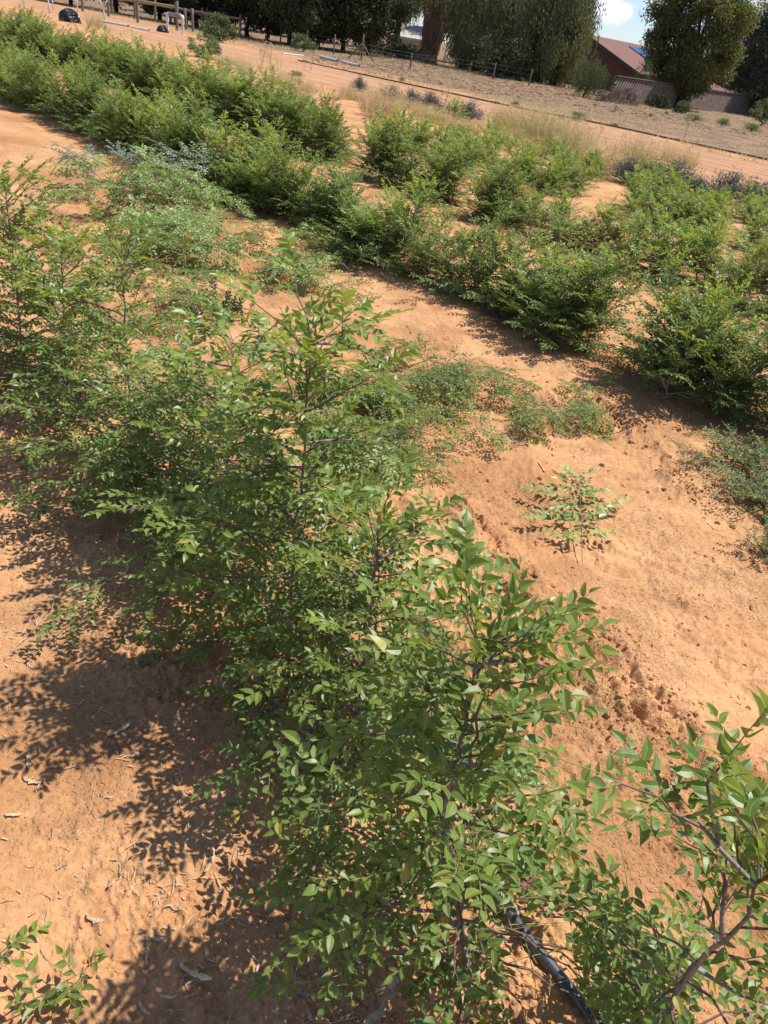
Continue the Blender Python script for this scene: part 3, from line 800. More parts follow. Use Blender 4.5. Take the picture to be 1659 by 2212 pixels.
def single_spray(stempx, subs, seed, label, mat, leaf, name='cut_branch', z0=.02, lift=.05):
    rs = np.random.RandomState(seed); lv, tb = Leaves(), Tubes(5)
    P = []
    for i, p in enumerate(stempx):
        g_ = gt(*p); f = i / (len(stempx) - 1)
        P.append(g_ + np.array([0, 0, z0 + lift * math.sin(PI * min(1, f * 1.1))]))
    P = np.array(P); o0 = P[0].copy()
    tb.add(P, np.linspace(.0019, .0010, len(P)))
    for sx in subs:
        a, pts, yy = sx
        Q = [P[0] + (P[-1] - P[0]) * 0]
        seg = a * (len(P) - 1); i0 = min(int(seg), len(P) - 2); st = P[i0] + (P[i0 + 1] - P[i0]) * (seg - i0)
        e = gt(*pts) + np.array([0, 0, rs.uniform(.03, .09)])
        L = np.linalg.norm(e - st)
        branchlet(lv, tb, rs, st, e - st, L, leaf, yy, droop=.05, r0=.0014, gap=.36)
    for i in range(int(len(subs) * .9) if len(subs) > 12 else 0):
        f = rs.uniform(.25, .95) * (len(P) - 1); i0 = min(int(f), len(P) - 2); st = P[i0] + (P[i0 + 1] - P[i0]) * (f - i0)
        ax = unit(P[-1] - P[0]); sdd = np.array([-ax[1], ax[0], 0]) * rs.choice([-1, 1])
        branchlet(lv, tb, rs, st, ax * rs.uniform(.2, .9) + sdd * rs.uniform(.5, 1) + [0, 0, rs.uniform(-.1, .5)], rs.uniform(.07, .16), leaf, .3, droop=.5)
    branchlet(lv, tb, rs, P[-1], P[-1] - P[-2], .08, leaf, .6, droop=.1)
    for a in lv.p: a -= o0
    for a in tb.V: a -= o0
    root = empty(name, tuple(o0), 0, label, 'branch')
    tb.build('stems', M['bark'], root); lv.build('leaves', mat, root, lod=0, rs=rs)
single_spray([(1255, 1222), (1250, 1180), (1247, 1140), (1245, 1100), (1240, 1060), (1238, 1035)],
    [(.15, (1180, 1168), .2), (.2, (1318, 1172), .7), (.4, (1120, 1140), .2), (.35, (1345, 1100), .3), (.55, (1115, 1075), .1), (.5, (1320, 1120), .3),
     (.7, (1170, 1070), .1), (.65, (1310, 1078), .2), (.85, (1200, 1050), .1), (.9, (1275, 1030), .2), (.5, (1180, 1110), .2), (.3, (1220, 1190), .3), (.45, (1290, 1150), .3), (.95, (1210, 1020), .2), (.75, (1270, 1060), .2)],
    31, 'freshly cut pale leafy sprig lying alone on bare soil', M['leaf_pale'], .044)
single_spray([(-20, 2230), (30, 2200), (94, 2172), (145, 2139), (187, 2111), (196, 2090)],
    [(.35, (60, 2110), .3), (.4, (110, 2195), .2), (.6, (120, 2185), .2), (.62, (145, 2215), .1), (.75, (190, 2200), .2), (.9, (215, 2100), .3), (.7, (135, 2110), .2), (.3, (30, 2210), .3), (.5, (80, 2200), .2)],
    32, 'broken leafy twig lying on sand in the bottom left corner', M['leaf'], .034, lift=.02)
single_spray([(-10, 2085), (8, 2072), (22, 2055)], [(.4, (14, 2100), .2), (.6, (40, 2055), .2)], 33, 'tiny green sprig on the sand at the left edge near the bottom', M['leaf'], .03, lift=.01)

# small dark upright seedlings behind the nearest row
def seedling(seed, h=.22, leaf=.028, mat='leaf_dark', k=5):
    rs = np.random.RandomState(seed); lv, tb = Leaves(), Tubes(4)
    for i in range(k):
        a = rs.uniform(0, 6.28)
        branchlet(lv, tb, rs, np.array([.02 * math.cos(a), .02 * math.sin(a), 0]), np.array([.55 * math.cos(a), .55 * math.sin(a), 1.]), h * rs.uniform(.6, 1.1), leaf, .3, droop=.05, r0=.0016)
    root = empty('seedling', (0, 0, 0)); tb.build('stems', M['bark'], root); lv.build('leaves', M[mat], root, lod=1, rs=rs)
    return root
sd = [seedling(300), seedling(301, k=7)]
for i, (x, y, s, lab) in enumerate([(415, 705, 1.0, 'dark bluish seedling at the left of the little group behind the nearest row'), (440, 715, 1.2, 'thick dark bluish seedling in the middle of the little group behind the nearest row'),
        (465, 690, 1.3, 'tallest dark bluish seedling of the little group behind the nearest row'), (490, 700, 1.1, 'dark bluish seedling on the right of the little group behind the nearest row'),
        (530, 690, .9, 'separate dark seedling right of the little group behind the nearest row'), (445, 735, 1.1, 'dark bluish seedling at the front of the little group behind the nearest row')]):
    place(sd[i % 2], gt(x, y), i * 1.7, s, lab, 'seedling', 'dark seedlings behind the nearest row')

# ------------------------------------------------------------------ weed mat on the right
def weedmat(name, seed, r, n, mat, leaf, label, cat, p, h=.10, sc=1.0, group=None):
    rs = np.random.RandomState(seed); lv, tb = Leaves(), Tubes(3)
    for i in range(n):
        a = rs.uniform(0, 6.28); L = r * rs.uniform(.5, 1.05)
        P = zigzag(rs, (0, 0, .02), (math.cos(a), math.sin(a), rs.uniform(.1, .8) * h / r * 3), L, .04, droop=.25)
        P[:, 2] = np.maximum(P[:, 2], .012)
        tb.add(P, np.linspace(.002, .0009, len(P)), cap=False)
        for j in range(1, len(P)):
            for c in range(2):
                d = unit(P[j] - P[j - 1]) * .6 + np.array([rs.normal(0, .7), rs.normal(0, .7), rs.uniform(.1, .8)])
                branchlet(lv, tb, rs, P[j], d, rs.uniform(.03, .07), leaf, rs.uniform(0, .6), droop=.1, gap=.45, r0=.0008)
    root = empty(name, tuple(p), 0, label, cat, group)
    tb.build('stems', M['bark'], root); lv.build('leaves', M[mat], root, lod=2, rs=rs)
    return root
weedmat('creeping_weed', 401, .40, 60, 'weed', .021, 'large grey-green creeping weed spreading over the soil at the right edge below the second row', 'weed', gt(1655, 1100), h=.14)
weedmat('creeping_weed', 402, .30, 44, 'weed', .021, 'smaller creeping weed with feathery shoots just behind the large one at the right edge', 'weed', gt(1600, 1010), h=.14)
weedmat('creeping_weed', 403, .2, 26, 'weed', .019, 'creeping weed patch at the right edge nearest to the camera', 'weed', gt(1650, 1205))
weedmat('creeping_weed', 404, .12, 10, 'weed', .012, 'small sparse weed on bare soil left of the creeping weeds', 'weed', gt(1475, 1010), h=.05)

# ------------------------------------------------------------------ irrigation pipes
def pipe(label, pts, r, z=None, name='irrigation_pipe', wob=.01, seed=1, mat='poly', lift=0.0, bury=None):
    rs = np.random.RandomState(seed); P = []
    for i in range(len(pts) - 1):
        a = np.array(pts[i], float); b = np.array(pts[i + 1], float)
        n = max(1, int(np.linalg.norm(b - a) / (.12 if np.linalg.norm(a) < 8 else .6)))
        for j in range(n): P.append(a + (b - a) * j / n)
    P.append(np.array(pts[-1], float)); P = np.array(P)
    for _ in range(4): P[1:-1] = (P[:-2] + 2 * P[1:-1] + P[2:]) / 4
    cu = np.concatenate([[0], np.cumsum(np.linalg.norm(np.diff(P, axis=0), axis=1))]); m_ = max(12, int(cu[-1] / (.05 if cu[-1] < 6 else .2)))
    uu = np.linspace(0, cu[-1], m_); P = np.column_stack([np.interp(uu, cu, P[:, 0]), np.interp(uu, cu, P[:, 1])])
    for _ in range(8): P[1:-1] = (P[:-2] + 2 * P[1:-1] + P[2:]) / 4
    Z = terrain(P[:, 0], P[:, 1], fine=False)
    if lift > .01 and not bury or r > .014 and r < .0148: Z = np.maximum(Z, terrain(P[:, 0], P[:, 1]) - .002) if np.abs(P).max() < 9 else Z
    zz = Z + r * 1.0 + lift
    for _ in range(40): zz[1:-1] = np.maximum((zz[:-2] + 2 * zz[1:-1] + zz[2:]) / 4, Z[1:-1] + r * .5)
    if bury:
        k = sstep(*bury, P[:, 1]) * sstep(.34, .5, fbm(P[:, 0], P[:, 1], .9, 2) + .04)
        zz = zz - k * r * 2.6
    tb = Tubes(16); tb.add(np.column_stack([P, zz]), r)
    o = tb.build(name, M[mat]); tag(o, label, 'pipe'); return o
gg = lambda *p: tuple(gt(*p)[:2])
pipe('thick black irrigation pipe running along the nearest row and bare at the bottom', [gg(1500, 2480), gg(1213, 2156), gg(1075, 1964), gg(884, 1699), gg(455, 1170), gg(180, 920), gg(-150, 700)], .0145, lift=.008, bury=(1.45, 1.6))
pipe('black irrigation pipe under the second row', [(3.6, 3.2), (1.64, 5.22), (.78, 6.11), (-2.03, 8.49), (-7.96, 14.95), (-16, 23)], .012, lift=.006, bury=(3.5, 3.6))
pipe('black irrigation pipe under the third row', [(5.2, 6.1), (3.38, 7.79), (.74, 10.33), (-.49, 11.55), (-4.5, 16.0), (-12, 24)], .016, lift=.006, bury=(6, 6.1))
pipe('black irrigation pipe of the fourth row', [(6.4, 9.2), (5.3, 10.2), (1.3, 14.1), (-3, 18.6)], .015, lift=.006, bury=(8, 8.1))
pipe('long black pipe lying along the far side of the dirt road', [(13.5, 25.3), (10.42, 28.1), (5.65, 32.93), (2.7, 34.32), (-2.97, 39.65), (-8, 44.5)], .03, lift=.015)

# ------------------------------------------------------------------ clods, litter and twigs
def clods():
    rs = np.random.RandomState(77)
    t = (1 + 5 ** .5) / 2
    ico = unit(np.array([(-1, t, 0), (1, t, 0), (-1, -t, 0), (1, -t, 0), (0, -1, t), (0, 1, t), (0, -1, -t), (0, 1, -t), (t, 0, -1), (t, 0, 1), (-t, 0, -1), (-t, 0, 1)], float))
    fc = np.array([(0, 11, 5), (0, 5, 1), (0, 1, 7), (0, 7, 10), (0, 10, 11), (1, 5, 9), (5, 11, 4), (11, 10, 2), (10, 7, 6), (7, 1, 8), (3, 9, 4), (3, 4, 2), (3, 2, 6), (3, 6, 8), (3, 8, 9), (4, 9, 5), (2, 4, 11), (6, 2, 10), (8, 6, 7), (9, 8, 1)])
    n = 9000
    px = rs.uniform(-60, 1720, n * 7); py = 2300 - (rs.rand(n * 7) ** .8) * 1700
    P = np.array([gp(a, b)[:2] for a, b in zip(px, py)])
    s = P @ SN
    w = .10 + .6 * np.exp(-((s - 1.9) / .35) ** 2) + .9 * np.exp(-((s - 1.1) / .28) ** 2) + .6 * np.exp(-((s - 3.6) / .3) ** 2) + .4 * np.exp(-((s - .5) / .3) ** 2)
    w *= sstep(.40, .62, fbm(P[:, 0] + 5, P[:, 1] + 8, 2.1, 3)) + .08
    w += 1.5 * np.exp(-(furrow(P[:, 0], P[:, 1]) / .06) ** 2)
    keep = rs.rand(len(P)) < w * .75
    P = P[keep]; P = P[rs.permutation(len(P))][:15000]; n = len(P)
    z = terrain(P[:, 0], P[:, 1])
    r = .0020 + .009 * rs.rand(n) ** 6
    r *= np.clip(np.hypot(P[:, 0], P[:, 1]) / 2.2, .7, 1.6)
    V = ico[None] * (1 + rs.uniform(-.28, .28, (n, 12, 1))) * r[:, None, None] * np.array([1, 1, .75]) * rs.uniform(.7, 1.3, (n, 1, 3))
    V += np.column_stack([P, z + r * .05])[:, None]
    Fc = (fc[None] + (np.arange(n) * 12)[:, None, None]).reshape(-1, 3)
    o = mesh_np('soil_clods', V.reshape(-1, 3), [Fc], M['soil'], smooth=False)
    tag(o, 'crumbled red soil clods scattered over the ground', 'soil clods', kind='stuff')
clods()

def strip(rs, L, w, curve, thick=.0012, twist=.5):
    n = 9; s = np.linspace(-.5, .5, n + 1)
    c = np.column_stack([s * L, curve * L * (s ** 2 - .08) * 2, np.abs(s) * L * rs.uniform(0, .12) + .004])
    a = twist * s
    side = np.column_stack([np.zeros(n + 1), np.cos(a), np.sin(a)])
    ww = w * (1 - (np.abs(s) * 2) ** rs.uniform(4, 14) * rs.uniform(.4, .9)) * rs.uniform(.62, 1.15, n + 1)
    c = c + rs.normal(0, w * .10, (n + 1, 3)) * [1, 1, .5]
    top1 = c + side * ww[:, None] / 2; top2 = c - side * ww[:, None] / 2
    mid = c + np.array([0, 0, .16]) * ww[:, None]
    V = np.concatenate([top1, mid, top2, mid - [0, 0, thick]]); k = n + 1
    i = np.arange(n)
    Q = np.concatenate([np.stack([a_ * k + i, a_ * k + i + 1, b_ * k + i + 1, b_ * k + i], 1) for a_, b_ in ((0, 1), (1, 2), (2, 3), (3, 0))])
    return V, Q
def litter():
    rs = np.random.RandomState(88); Vs, Qs = [], []; nv = 0
    cand = []
    for _ in range(9000):
        x = rs.uniform(-40, 1700); y = 2300 - rs.rand() ** .75 * 1850
        p = gp(x, y)[:2]; s = p @ SN
        w = 1.0 * math.exp(-((s - .55) / .33) ** 2) + .8 * math.exp(-((s - 3.75) / .3) ** 2) + .12 + .3 * math.exp(-((s - 1.15) / .2) ** 2)
        cl = float(fbm(np.array([p[0]]), np.array([p[1] + 30]), 5.0, 2)[0])
        if rs.rand() < w * .9 * min(1, max(.08, (cl - .42) * 6)): cand.append(p)
    for p in cand[:2600]:
        d = math.hypot(*p); kk = rs.rand()
        if kk < .30: L, w = rs.uniform(.012, .05), rs.uniform(.0015, .003)
        elif kk < .8: L, w = rs.uniform(.004, .016), rs.uniform(.0014, .004)
        else: L, w = rs.uniform(.015, .035), rs.uniform(.002, .0045)
        V, Q = strip(rs, L, w, rs.uniform(-.5, .5) * rs.rand() ** 2, twist=rs.uniform(-.8, .8))
        a = rs.uniform(0, 6.28); c, s_ = math.cos(a), math.sin(a)
        V = V @ np.array([[c, s_, 0], [-s_, c, 0], [0, 0, 1]]) + [p[0], p[1], tz(p[0], p[1]) + .001]
        Vs.append(V); Qs.append(Q + nv); nv += len(V)
    o = mesh_np('leaf_litter', np.concatenate(Vs), [np.concatenate(Qs)], M['litter'])
    tag(o, 'dry straw, bark flakes and leaf litter on red soil', 'litter', kind='stuff')
litter()

def chip(label, px, py, L, w, angpx, curve=.2, seed=0, name='bark_strip', cat='bark', r=None, group=None):
    rs = np.random.RandomState(seed + 500)
    p = gt(px, py); q = gt(px + math.cos(angpx) * 20, py + math.sin(angpx) * 20); a = math.atan2(q[1] - p[1], q[0] - p[0])
    if r is None:
        V, Q = strip(rs, L * 1.15, w, curve, .002)
        V = V + [0, 0, .003]
        o = mesh_np(name, V, [Q], M['litter'])
    else:
        tb = Tubes(5); n = 8; s = np.linspace(-.5, .5, n)
        P = np.column_stack([s * L, curve * L * s ** 2 + rs.normal(0, L * .012, n), np.abs(rs.normal(0, L * .012, n)) + r])
        tb.add(P, np.linspace(r, r * .55, n))
        if L > .1:
            i = n // 2; tb.add(np.array([P[i], P[i] + [L * .1, L * .08, .01], P[i] + [L * .22, L * .1, .012]]), [r * .6, r * .5, r * .3])
            i = n - 3; tb.add(np.array([P[i], P[i] + [L * .06, -L * .07, .008]]), [r * .5, r * .3])
        o = tb.build(name, M['litter'])
    o.location = p; o.rotation_euler = (0, 0, a)
    tag(o, label, cat, group); return o
R_ = math.radians
chips = [
 ('long upright straw-coloured dry leaf on open sand near the left edge', 62, 1645, .055, .013, R_(88), .05),
 ('curled knobbly bark piece just below the upright dry leaf near the left edge', 66, 1688, .05, .012, R_(25), .5),
 ('pale short bark chip right of the upright dry leaf', 86, 1620, .028, .006, R_(85), .05),
 ('thick split bark piece in dappled shade with a dark hollow', 258, 1580, .06, .014, R_(-35), .15),
 ('slender curved pod-like bark strip in the middle of the shrub shadow', 455, 1862, .06, .010, R_(-72), .25),
 ('broad bark curl lying beside the twin twigs at the shadow edge', 205, 1990, .04, .012, R_(15), .35),
 ('pale bark flake at the lower end of the twin twigs', 240, 1912, .018, .010, R_(-40), .1),
 ('dark weathered bark piece at the bottom between shadow and sand', 420, 2105, .07, .013, R_(35), .1),
 ('curved bark strip lying flat at the shadow tip', 335, 2028, .045, .008, R_(8), .3),
 ('upright bark sliver below the curved strip at the shadow tip', 318, 2068, .038, .006, R_(95), .1),
 ('narrow bark sliver in the lower middle shade', 555, 2095, .045, .006, R_(-70), .1),
 ('bark strip under the overhanging leaves left of the pipe', 625, 1810, .05, .007, R_(-28), .15),
 ('yellowish oval dead leaf in dappled shade', 292, 1634, .022, .011, R_(-30), .1),
 ('pale bark strip at the far left middle', 27, 1763, .034, .008, R_(3), .1),
 ('horizontal bark flake at the bottom centre-left', 358, 2155, .04, .007, R_(-5), .1),
 ('curled bark at the very bottom of the left sand', 310, 2180, .035, .008, R_(60), .4),
 ('large straw-coloured sheath of bark under the bottom shrub', 830, 2165, .13, .02, R_(-62), .1),
]
for i, c in enumerate(chips):
    chip(c[0], c[1], c[2], c[3], c[4], c[5], c[6], i)
twigs = [
 ('long forked dry twig left of the nearest row reaching the left edge', 70, 1365, .36, .0030, R_(-47), .12),
 ('thin grey twig leaning to the right of the twin twigs at the shadow edge', 272, 1868, .055, .0018, R_(-62), .2),
 ('straight short twig on the left of the twin twigs at the shadow edge', 259, 1882, .04, .0018, R_(88), .05),
 ('grey twig lying below the lowest left branch tip', 415, 1722, .055, .0017, R_(32), .1),
 ('dark twig in the dappled shade beside the thick bark piece', 130, 1595, .03, .0012, R_(38), .1),
 ('twig in the upper left shade beside the long forked twig', 62, 1430, .05, .0025, R_(88), .1),
 ('white bleached twig lying alone in the bare lane', 1168, 1010, .10, .0055, R_(60), .1),
 ('thin stick on the bare lane near the creeping weeds', 1545, 1145, .16, .0022, R_(33), .05),
 ('stick at the edge of the second row shade', 1465, 960, .12, .0035, R_(35), .05),
 ('pale straw stalk across the soil at the pipe', 1190, 1945, .11, .0016, R_(-8), .05),
 ('short straw on the sand right of the nearest row', 1620, 2150 - 220, .05, .0012, R_(3), .02),
]
for i, c in enumerate(twigs):
    chip(c[0], c[1], c[2], c[3], .01, c[5], c[6], 40 + i, 'dry_twig', 'twig', r=c[4])

# ------------------------------------------------------------------ grasses, saltbush and weeds beside the road
def tuft_arrays(rs, n, h, spread, lean, w):
    a = rs.uniform(0, 6.28, n); r = spread * np.sqrt(rs.rand(n)); p = np.column_stack([r * np.cos(a), r * np.sin(a), np.zeros(n)])
    d = np.column_stack([rs.normal(0, lean, n) + .5 * lean * np.cos(a), rs.normal(0, lean, n) + .5 * lean * np.sin(a), np.ones(n)])
    nn = np.column_stack([np.cos(a + 1), np.sin(a + 1), rs.normal(0, .3, n)])
    return p, d, nn, h * rs.uniform(.45, 1.1, n), w * rs.uniform(.7, 1.3, n)
def tuft(name, seed, n, h, spread, lean, w, mat, yng, seedheads=0):
    rs = np.random.RandomState(seed); lv = Leaves()
    p, d, nn, l, ww = tuft_arrays(rs, n, h, spread, lean, w)
    lv.add(p, d, nn, l, ww, rs.rand(n), np.clip(rs.normal(yng, .25, n), 0, 1))
    if seedheads:
        for i in range(seedheads):
            k = rs.randint(n); tip = p[k] + unit(d[k]) * l[k] * .9
            m = 8; a = rs.uniform(0, 6.28, m)
            lv.add(tip + rs.normal(0, .02, (m, 3)), np.column_stack([np.cos(a), np.sin(a), rs.uniform(.2, 1, m)]), rs.normal(0, 1, (m, 3)), np.full(m, .05), np.full(m, .008), rs.rand(m), np.zeros(m))
    o = lv.build(name, M[mat], None, lod=2, rs=rs)
    return o
protoG = tuft('grass_clump', 601, 260, .52, .20, .30, .007, 'straw', .05, 60)
protoGg = tuft('grass_clump', 602, 420, .52, .24, .34, .007, 'straw', .6, 120)
protoGs = tuft('grass_clump', 603, 180, .30, .14, .35, .008, 'straw', .15, 10)
G = [(800, 250, 0, 1.0, 'tall straw grass clump at the left end of the roadside strip'), (835, 262, 0, 1.25, 'largest straw grass clump beside the gap between the far rows'), (822, 240, 0, .8, 'smaller straw clump behind the largest straw clump'),
     (1085, 290, 1, 1.1, 'yellow-green grass clump right behind the bright shrub on the roadside'), (1130, 305, 1, 1.3, 'feathery yellow-green grass clump in the middle of the roadside strip'), (1165, 318, 1, 1.4, 'tallest feathery grass clump on the roadside'),
     (1200, 330, 1, 1.3, 'broad green-straw grass clump on the roadside'), (1240, 345, 1, 1.2, 'green-straw grass clump second from the right of the big feathery patch'), (1265, 358, 0, .9, 'straw clump at the right end of the big feathery patch'),
     (1375, 365, 1, 1.1, 'lone light green grass clump between the saltbushes'), (1440, 350, 0, .8, 'thin pale straw clump on the road edge'), (1480, 365, 0, .9, 'pale straw clump right of the thin one on the road edge'), (1330, 345, 2, 1.3, 'low pale straw tuft left of the lone green clump'),
     (1090, 262, 2, 1.2, 'low straw tuft on the road side of the feathery patch'), (620, 195, 0, .8, 'straw clump behind the third row near the top'), (650, 225, 0, .9, 'straw clump beside the tall shrub of the third row'), (745, 215, 0, .7, 'faint straw clump left of the roadside saltbushes'),
     (205, 60, 2, 2.0, 'pale straw patch beside the white-trunked saplings')]
for x, y, k, s, lab in G:
    place([protoG, protoGg, protoGs][k], gt(x, y), x * .37, s, lab, 'grass', 'grass clumps along the dirt road').scale *= 1.25

rv = np.random.RandomState(12)
for i in range(34):
    s_ = rv.uniform(13.6, 15.6); t_ = 4 + 26 * (i + rv.rand()) / 34; den = SN @ SN
    x, y = (s_ * SN[0] - t_ * SN[1]) / den, (s_ * SN[1] + t_ * SN[0]) / den
    k = rv.choice([1, 1, 0, 2]); z_ = rv.uniform(.55, 1.0)
    place([protoG, protoGg, protoGs][k], (x, y, tz(x, y)), rv.uniform(0, 6.28), (z_ * 1.2, z_ * 1.2, z_ * .8), 'short yellow-green grass tuft scattered along the near edge of the dirt road', 'grass', 'short grass tufts of the road edge')

def bush(seed, r, h, n, mat, leaf, per=10, yng=.3):
    """round low bush from short twigs with small leaves"""
    rs = np.random.RandomState(seed); lv, tb = Leaves(), Tubes(3)
    for i in range(n):
        a = rs.uniform(0, 6.28); el = rs.uniform(.15, 1.5)
        d = np.array([math.cos(a) * math.cos(el) * r, math.sin(a) * math.cos(el) * r, math.sin(el) * h]) * rs.uniform(.6, 1.08)
        s = np.linspace(0, 1, 5)[:, None]; P = d * s + np.array([0, 0, .12 * h]) * np.sin(s * PI) + rs.normal(0, .02 * r, (5, 3)) * s
        tb.add(P, np.linspace(.006, .002, 5) * max(.4, r), cap=False)
        for j in (2, 3, 4):
            m = per; q = P[j] + rs.normal(0, .09 * r, (m, 3)); q[:, 2] = np.maximum(q[:, 2], .02)
            dd = rs.normal(0, .6, (m, 3)) + unit(d) + [0, 0, .4]
            lv.add(q, dd, rs.normal(0, .6, (m, 3)) + [0, 0, 1], leaf * rs.uniform(.7, 1.3, m), leaf * .35 * rs.uniform(.7, 1.3, m), rs.rand(m), np.clip(rs.normal(yng, .2, m), 0, 1))
    return lv, tb, rs
def bush_obj(name, seed, r, h, n, mat, leaf, per=10, yng=.3):
    lv, tb, rs = bush(seed, r, h, n, mat, leaf, per, yng)
    root = empty(name, (0, 0, 0)); tb.build('stems', M['dark_bark'] if mat != 'saltbush' else M['bark'], root); lv.build('leaves', M[mat], root, lod=2, rs=rs)
    return root
salt = [bush_obj('saltbush', 620, .38, .42, 110, 'saltbush', .035, 9, .25), bush_obj('saltbush', 621, .45, .36, 120, 'saltbush', .035, 9, .35)]
for i, (x, y, s, lab) in enumerate([(775, 198, 1.0, 'grey saltbush furthest left on the roadside strip'), (845, 218, .9, 'grey saltbush second from the left beside the dirt road'), (885, 232, 1.1, 'dark grey saltbush behind the straw clumps'),
        (925, 243, 1.1, 'purple-grey saltbush left of the bright roadside shrub'), (1010, 262, 1.15, 'purple-grey saltbush right of the bright roadside shrub'), (1350, 395, .9, 'purple-grey saltbush left of the row of grey ones on the right'),
        (1405, 408, 1.1, 'grey saltbush in the right roadside group, behind the last row'), (1450, 415, 1.1, 'thin twiggy grey saltbush in the right roadside group'), (1500, 425, .8, 'low grey saltbush in the middle of the right roadside group'),
        (1560, 438, 1.1, 'broad grey saltbush near the right edge'), (1615, 450, 1.1, 'purple-grey saltbush beside the right edge'), (1655, 462, 1.0, 'grey saltbush cut by the right edge')]):
    place(salt[i % 2], gt(x, y), i * 1.3, (s * (1.35 if i % 3 else 1.05), s * 1.3, s * (1.0 + .25 * (i % 2))), lab, 'bush', 'grey saltbushes beside the dirt road')
place(low_vars[0], gt(975, 262), 1.0, 1.0, 'bright green shrub between the grey saltbushes on the roadside', 'shrub')
# low weeds on the litter bank
wtuft = bush_obj('weed_tuft', 640, .3, .26, 50, 'weed', .05, 8, .2)
wl = [(1072, 224), (1112, 229), (1214, 258), (1247, 261), (1327, 272), (1405, 252), (1497, 262), (1560, 271), (1440, 246), (640, 165), (1622, 284), (868, 176)]
wd = ['left of the little bush line beside the long pipe', 'second from the left beside the long pipe', 'touching the long pipe in the middle', 'just right of the one touching the long pipe', 'dark one on the pipe side of the bank',
      'below the crate stack to the right', 'wide one in front of the paling fence', 'near the right end of the bank', 'between the crates and the wide one', 'beside the road in front of the dark trees', 'at the right edge of the bank', 'near the big tree litter']
for i, ((x, y), w_) in enumerate(zip(wl, wd)):
    k = (.55, .9, .7, 1.2, .6, .8, 1.7, 1.5, .8, .9, 1.8, .7)[i]
    place(wtuft, gt(x, y), i * 2.1, (k * 1.2, k * .9, k * (.6 + .1 * (i % 4))), 'small green weed tuft ' + w_, 'weed', 'weed tufts on the bank')

def dead_weed(seed, h):
    rs = np.random.RandomState(seed); tb = Tubes(3); lv = Leaves()
    for k in range(3):
        b = np.array([rs.normal(0, .03), rs.normal(0, .03), 0]); t = b + np.array([rs.normal(0, .08), rs.normal(0, .08), h * rs.uniform(.75, 1)])
        tb.add(np.array([b, (b + t) / 2 + rs.normal(0, .01, 3), t]), [.007, .005, .002])
        for i in range(14):
            q = b + (t - b) * rs.uniform(.35, 1); e = q + np.array([rs.normal(0, .09), rs.normal(0, .09), rs.uniform(.02, .14)])
            tb.add(np.array([q, e]), [.0035, .0015])
            m = 7; lv.add(e + rs.normal(0, .025, (m, 3)), rs.normal(0, 1, (m, 3)), rs.normal(0, 1, (m, 3)), np.full(m, .04), np.full(m, .014), rs.rand(m), np.zeros(m))
    root = empty('dead_weed', (0, 0, 0)); tb.build('stems', M['dead_stem'], root); lv.build('seed_heads', M['straw'], root, lod=2, rs=rs); return root
dw = dead_weed(660, 1.0)
for i, (x, y, s, lab) in enumerate([(563, 160, 1.15, 'tall yellow dead weed with branching head before the dark trees'), (578, 158, .9, 'shorter yellow dead weed right of the tallest one'), (603, 165, .7, 'pale dead weed leaning beside the third row'),
        (672, 155, .85, 'reddish dead weed standing in the road edge before the trees'), (952, 248, .9, 'thin dead weed among the roadside saltbushes'), (1298, 292, .75, 'thin yellow dead weed on the dirt road edge'), (1478, 300, .9, 'pale dead weed at the right of the dirt road'), (655, 150, .7, 'thin dead weed left of the reddish one')]):
    place(dw, gt(x, y), i * 1.9, s, lab, 'weed', 'dead weed stalks')

def dry_ground_cover():
    rs = np.random.RandomState(690); lv = Leaves(); out = []
    n = 26000
    s = 24.5 + 60 * rs.rand(n) ** 1.35; t = rs.uniform(-25, 105, n)
    x = s * .75 - t * .66; y = s * .66 + t * .75
    X = np.column_stack([x, y]); ok = (y > 20) & (np.abs(x) < y * .75) & (fbm(x, y, .35, 3) > .46)
    X = X[ok]; n = len(X); m = 3
    P = np.repeat(X, m, 0) + rs.normal(0, .12, (n * m, 2))
    z = terrain(P[:, 0], P[:, 1], fine=False)
    d = np.column_stack([rs.normal(0, .5, n * m), rs.normal(0, .5, n * m), np.ones(n * m)])
    lv.add(np.column_stack([P, z]), d, rs.normal(0, 1, (n * m, 3)), rs.uniform(.06, .2, n * m), rs.uniform(.02, .045, n * m), rs.rand(n * m), np.clip(rs.normal(.0, .25, n * m), 0, .8))
    o = lv.build('dry_grass_cover', M['straw'], None, lod=2, rs=rs)
    tag(o, 'short dry grass and straw covering the bank beyond the dirt road', 'grass', kind='stuff')
    # thin straw on near side strip
    lv = Leaves(); n = 3200
    s = 13 + rs.normal(2.2, .8, n); t = rs.uniform(0, 48, n); x = s * .75 - t * .66; y = s * .66 + t * .75
    ok = fbm(x, y, .8, 2) > .45; x, y = x[ok], y[ok]; n = len(x)
    lv.add(np.column_stack([x, y, terrain(x, y, fine=False)]), np.column_stack([rs.normal(0, .5, n), rs.normal(0, .5, n), np.ones(n)]), rs.normal(0, 1, (n, 3)), rs.uniform(.08, .3, n), rs.uniform(.006, .014, n), rs.rand(n), np.clip(rs.normal(.1, .25, n), 0, .8))
    o = lv.build('roadside_straw', M['straw'], None, lod=2, rs=rs)
    tag(o, 'thin dry straw along the near edge of the dirt road', 'grass', kind='stuff')
dry_ground_cover()
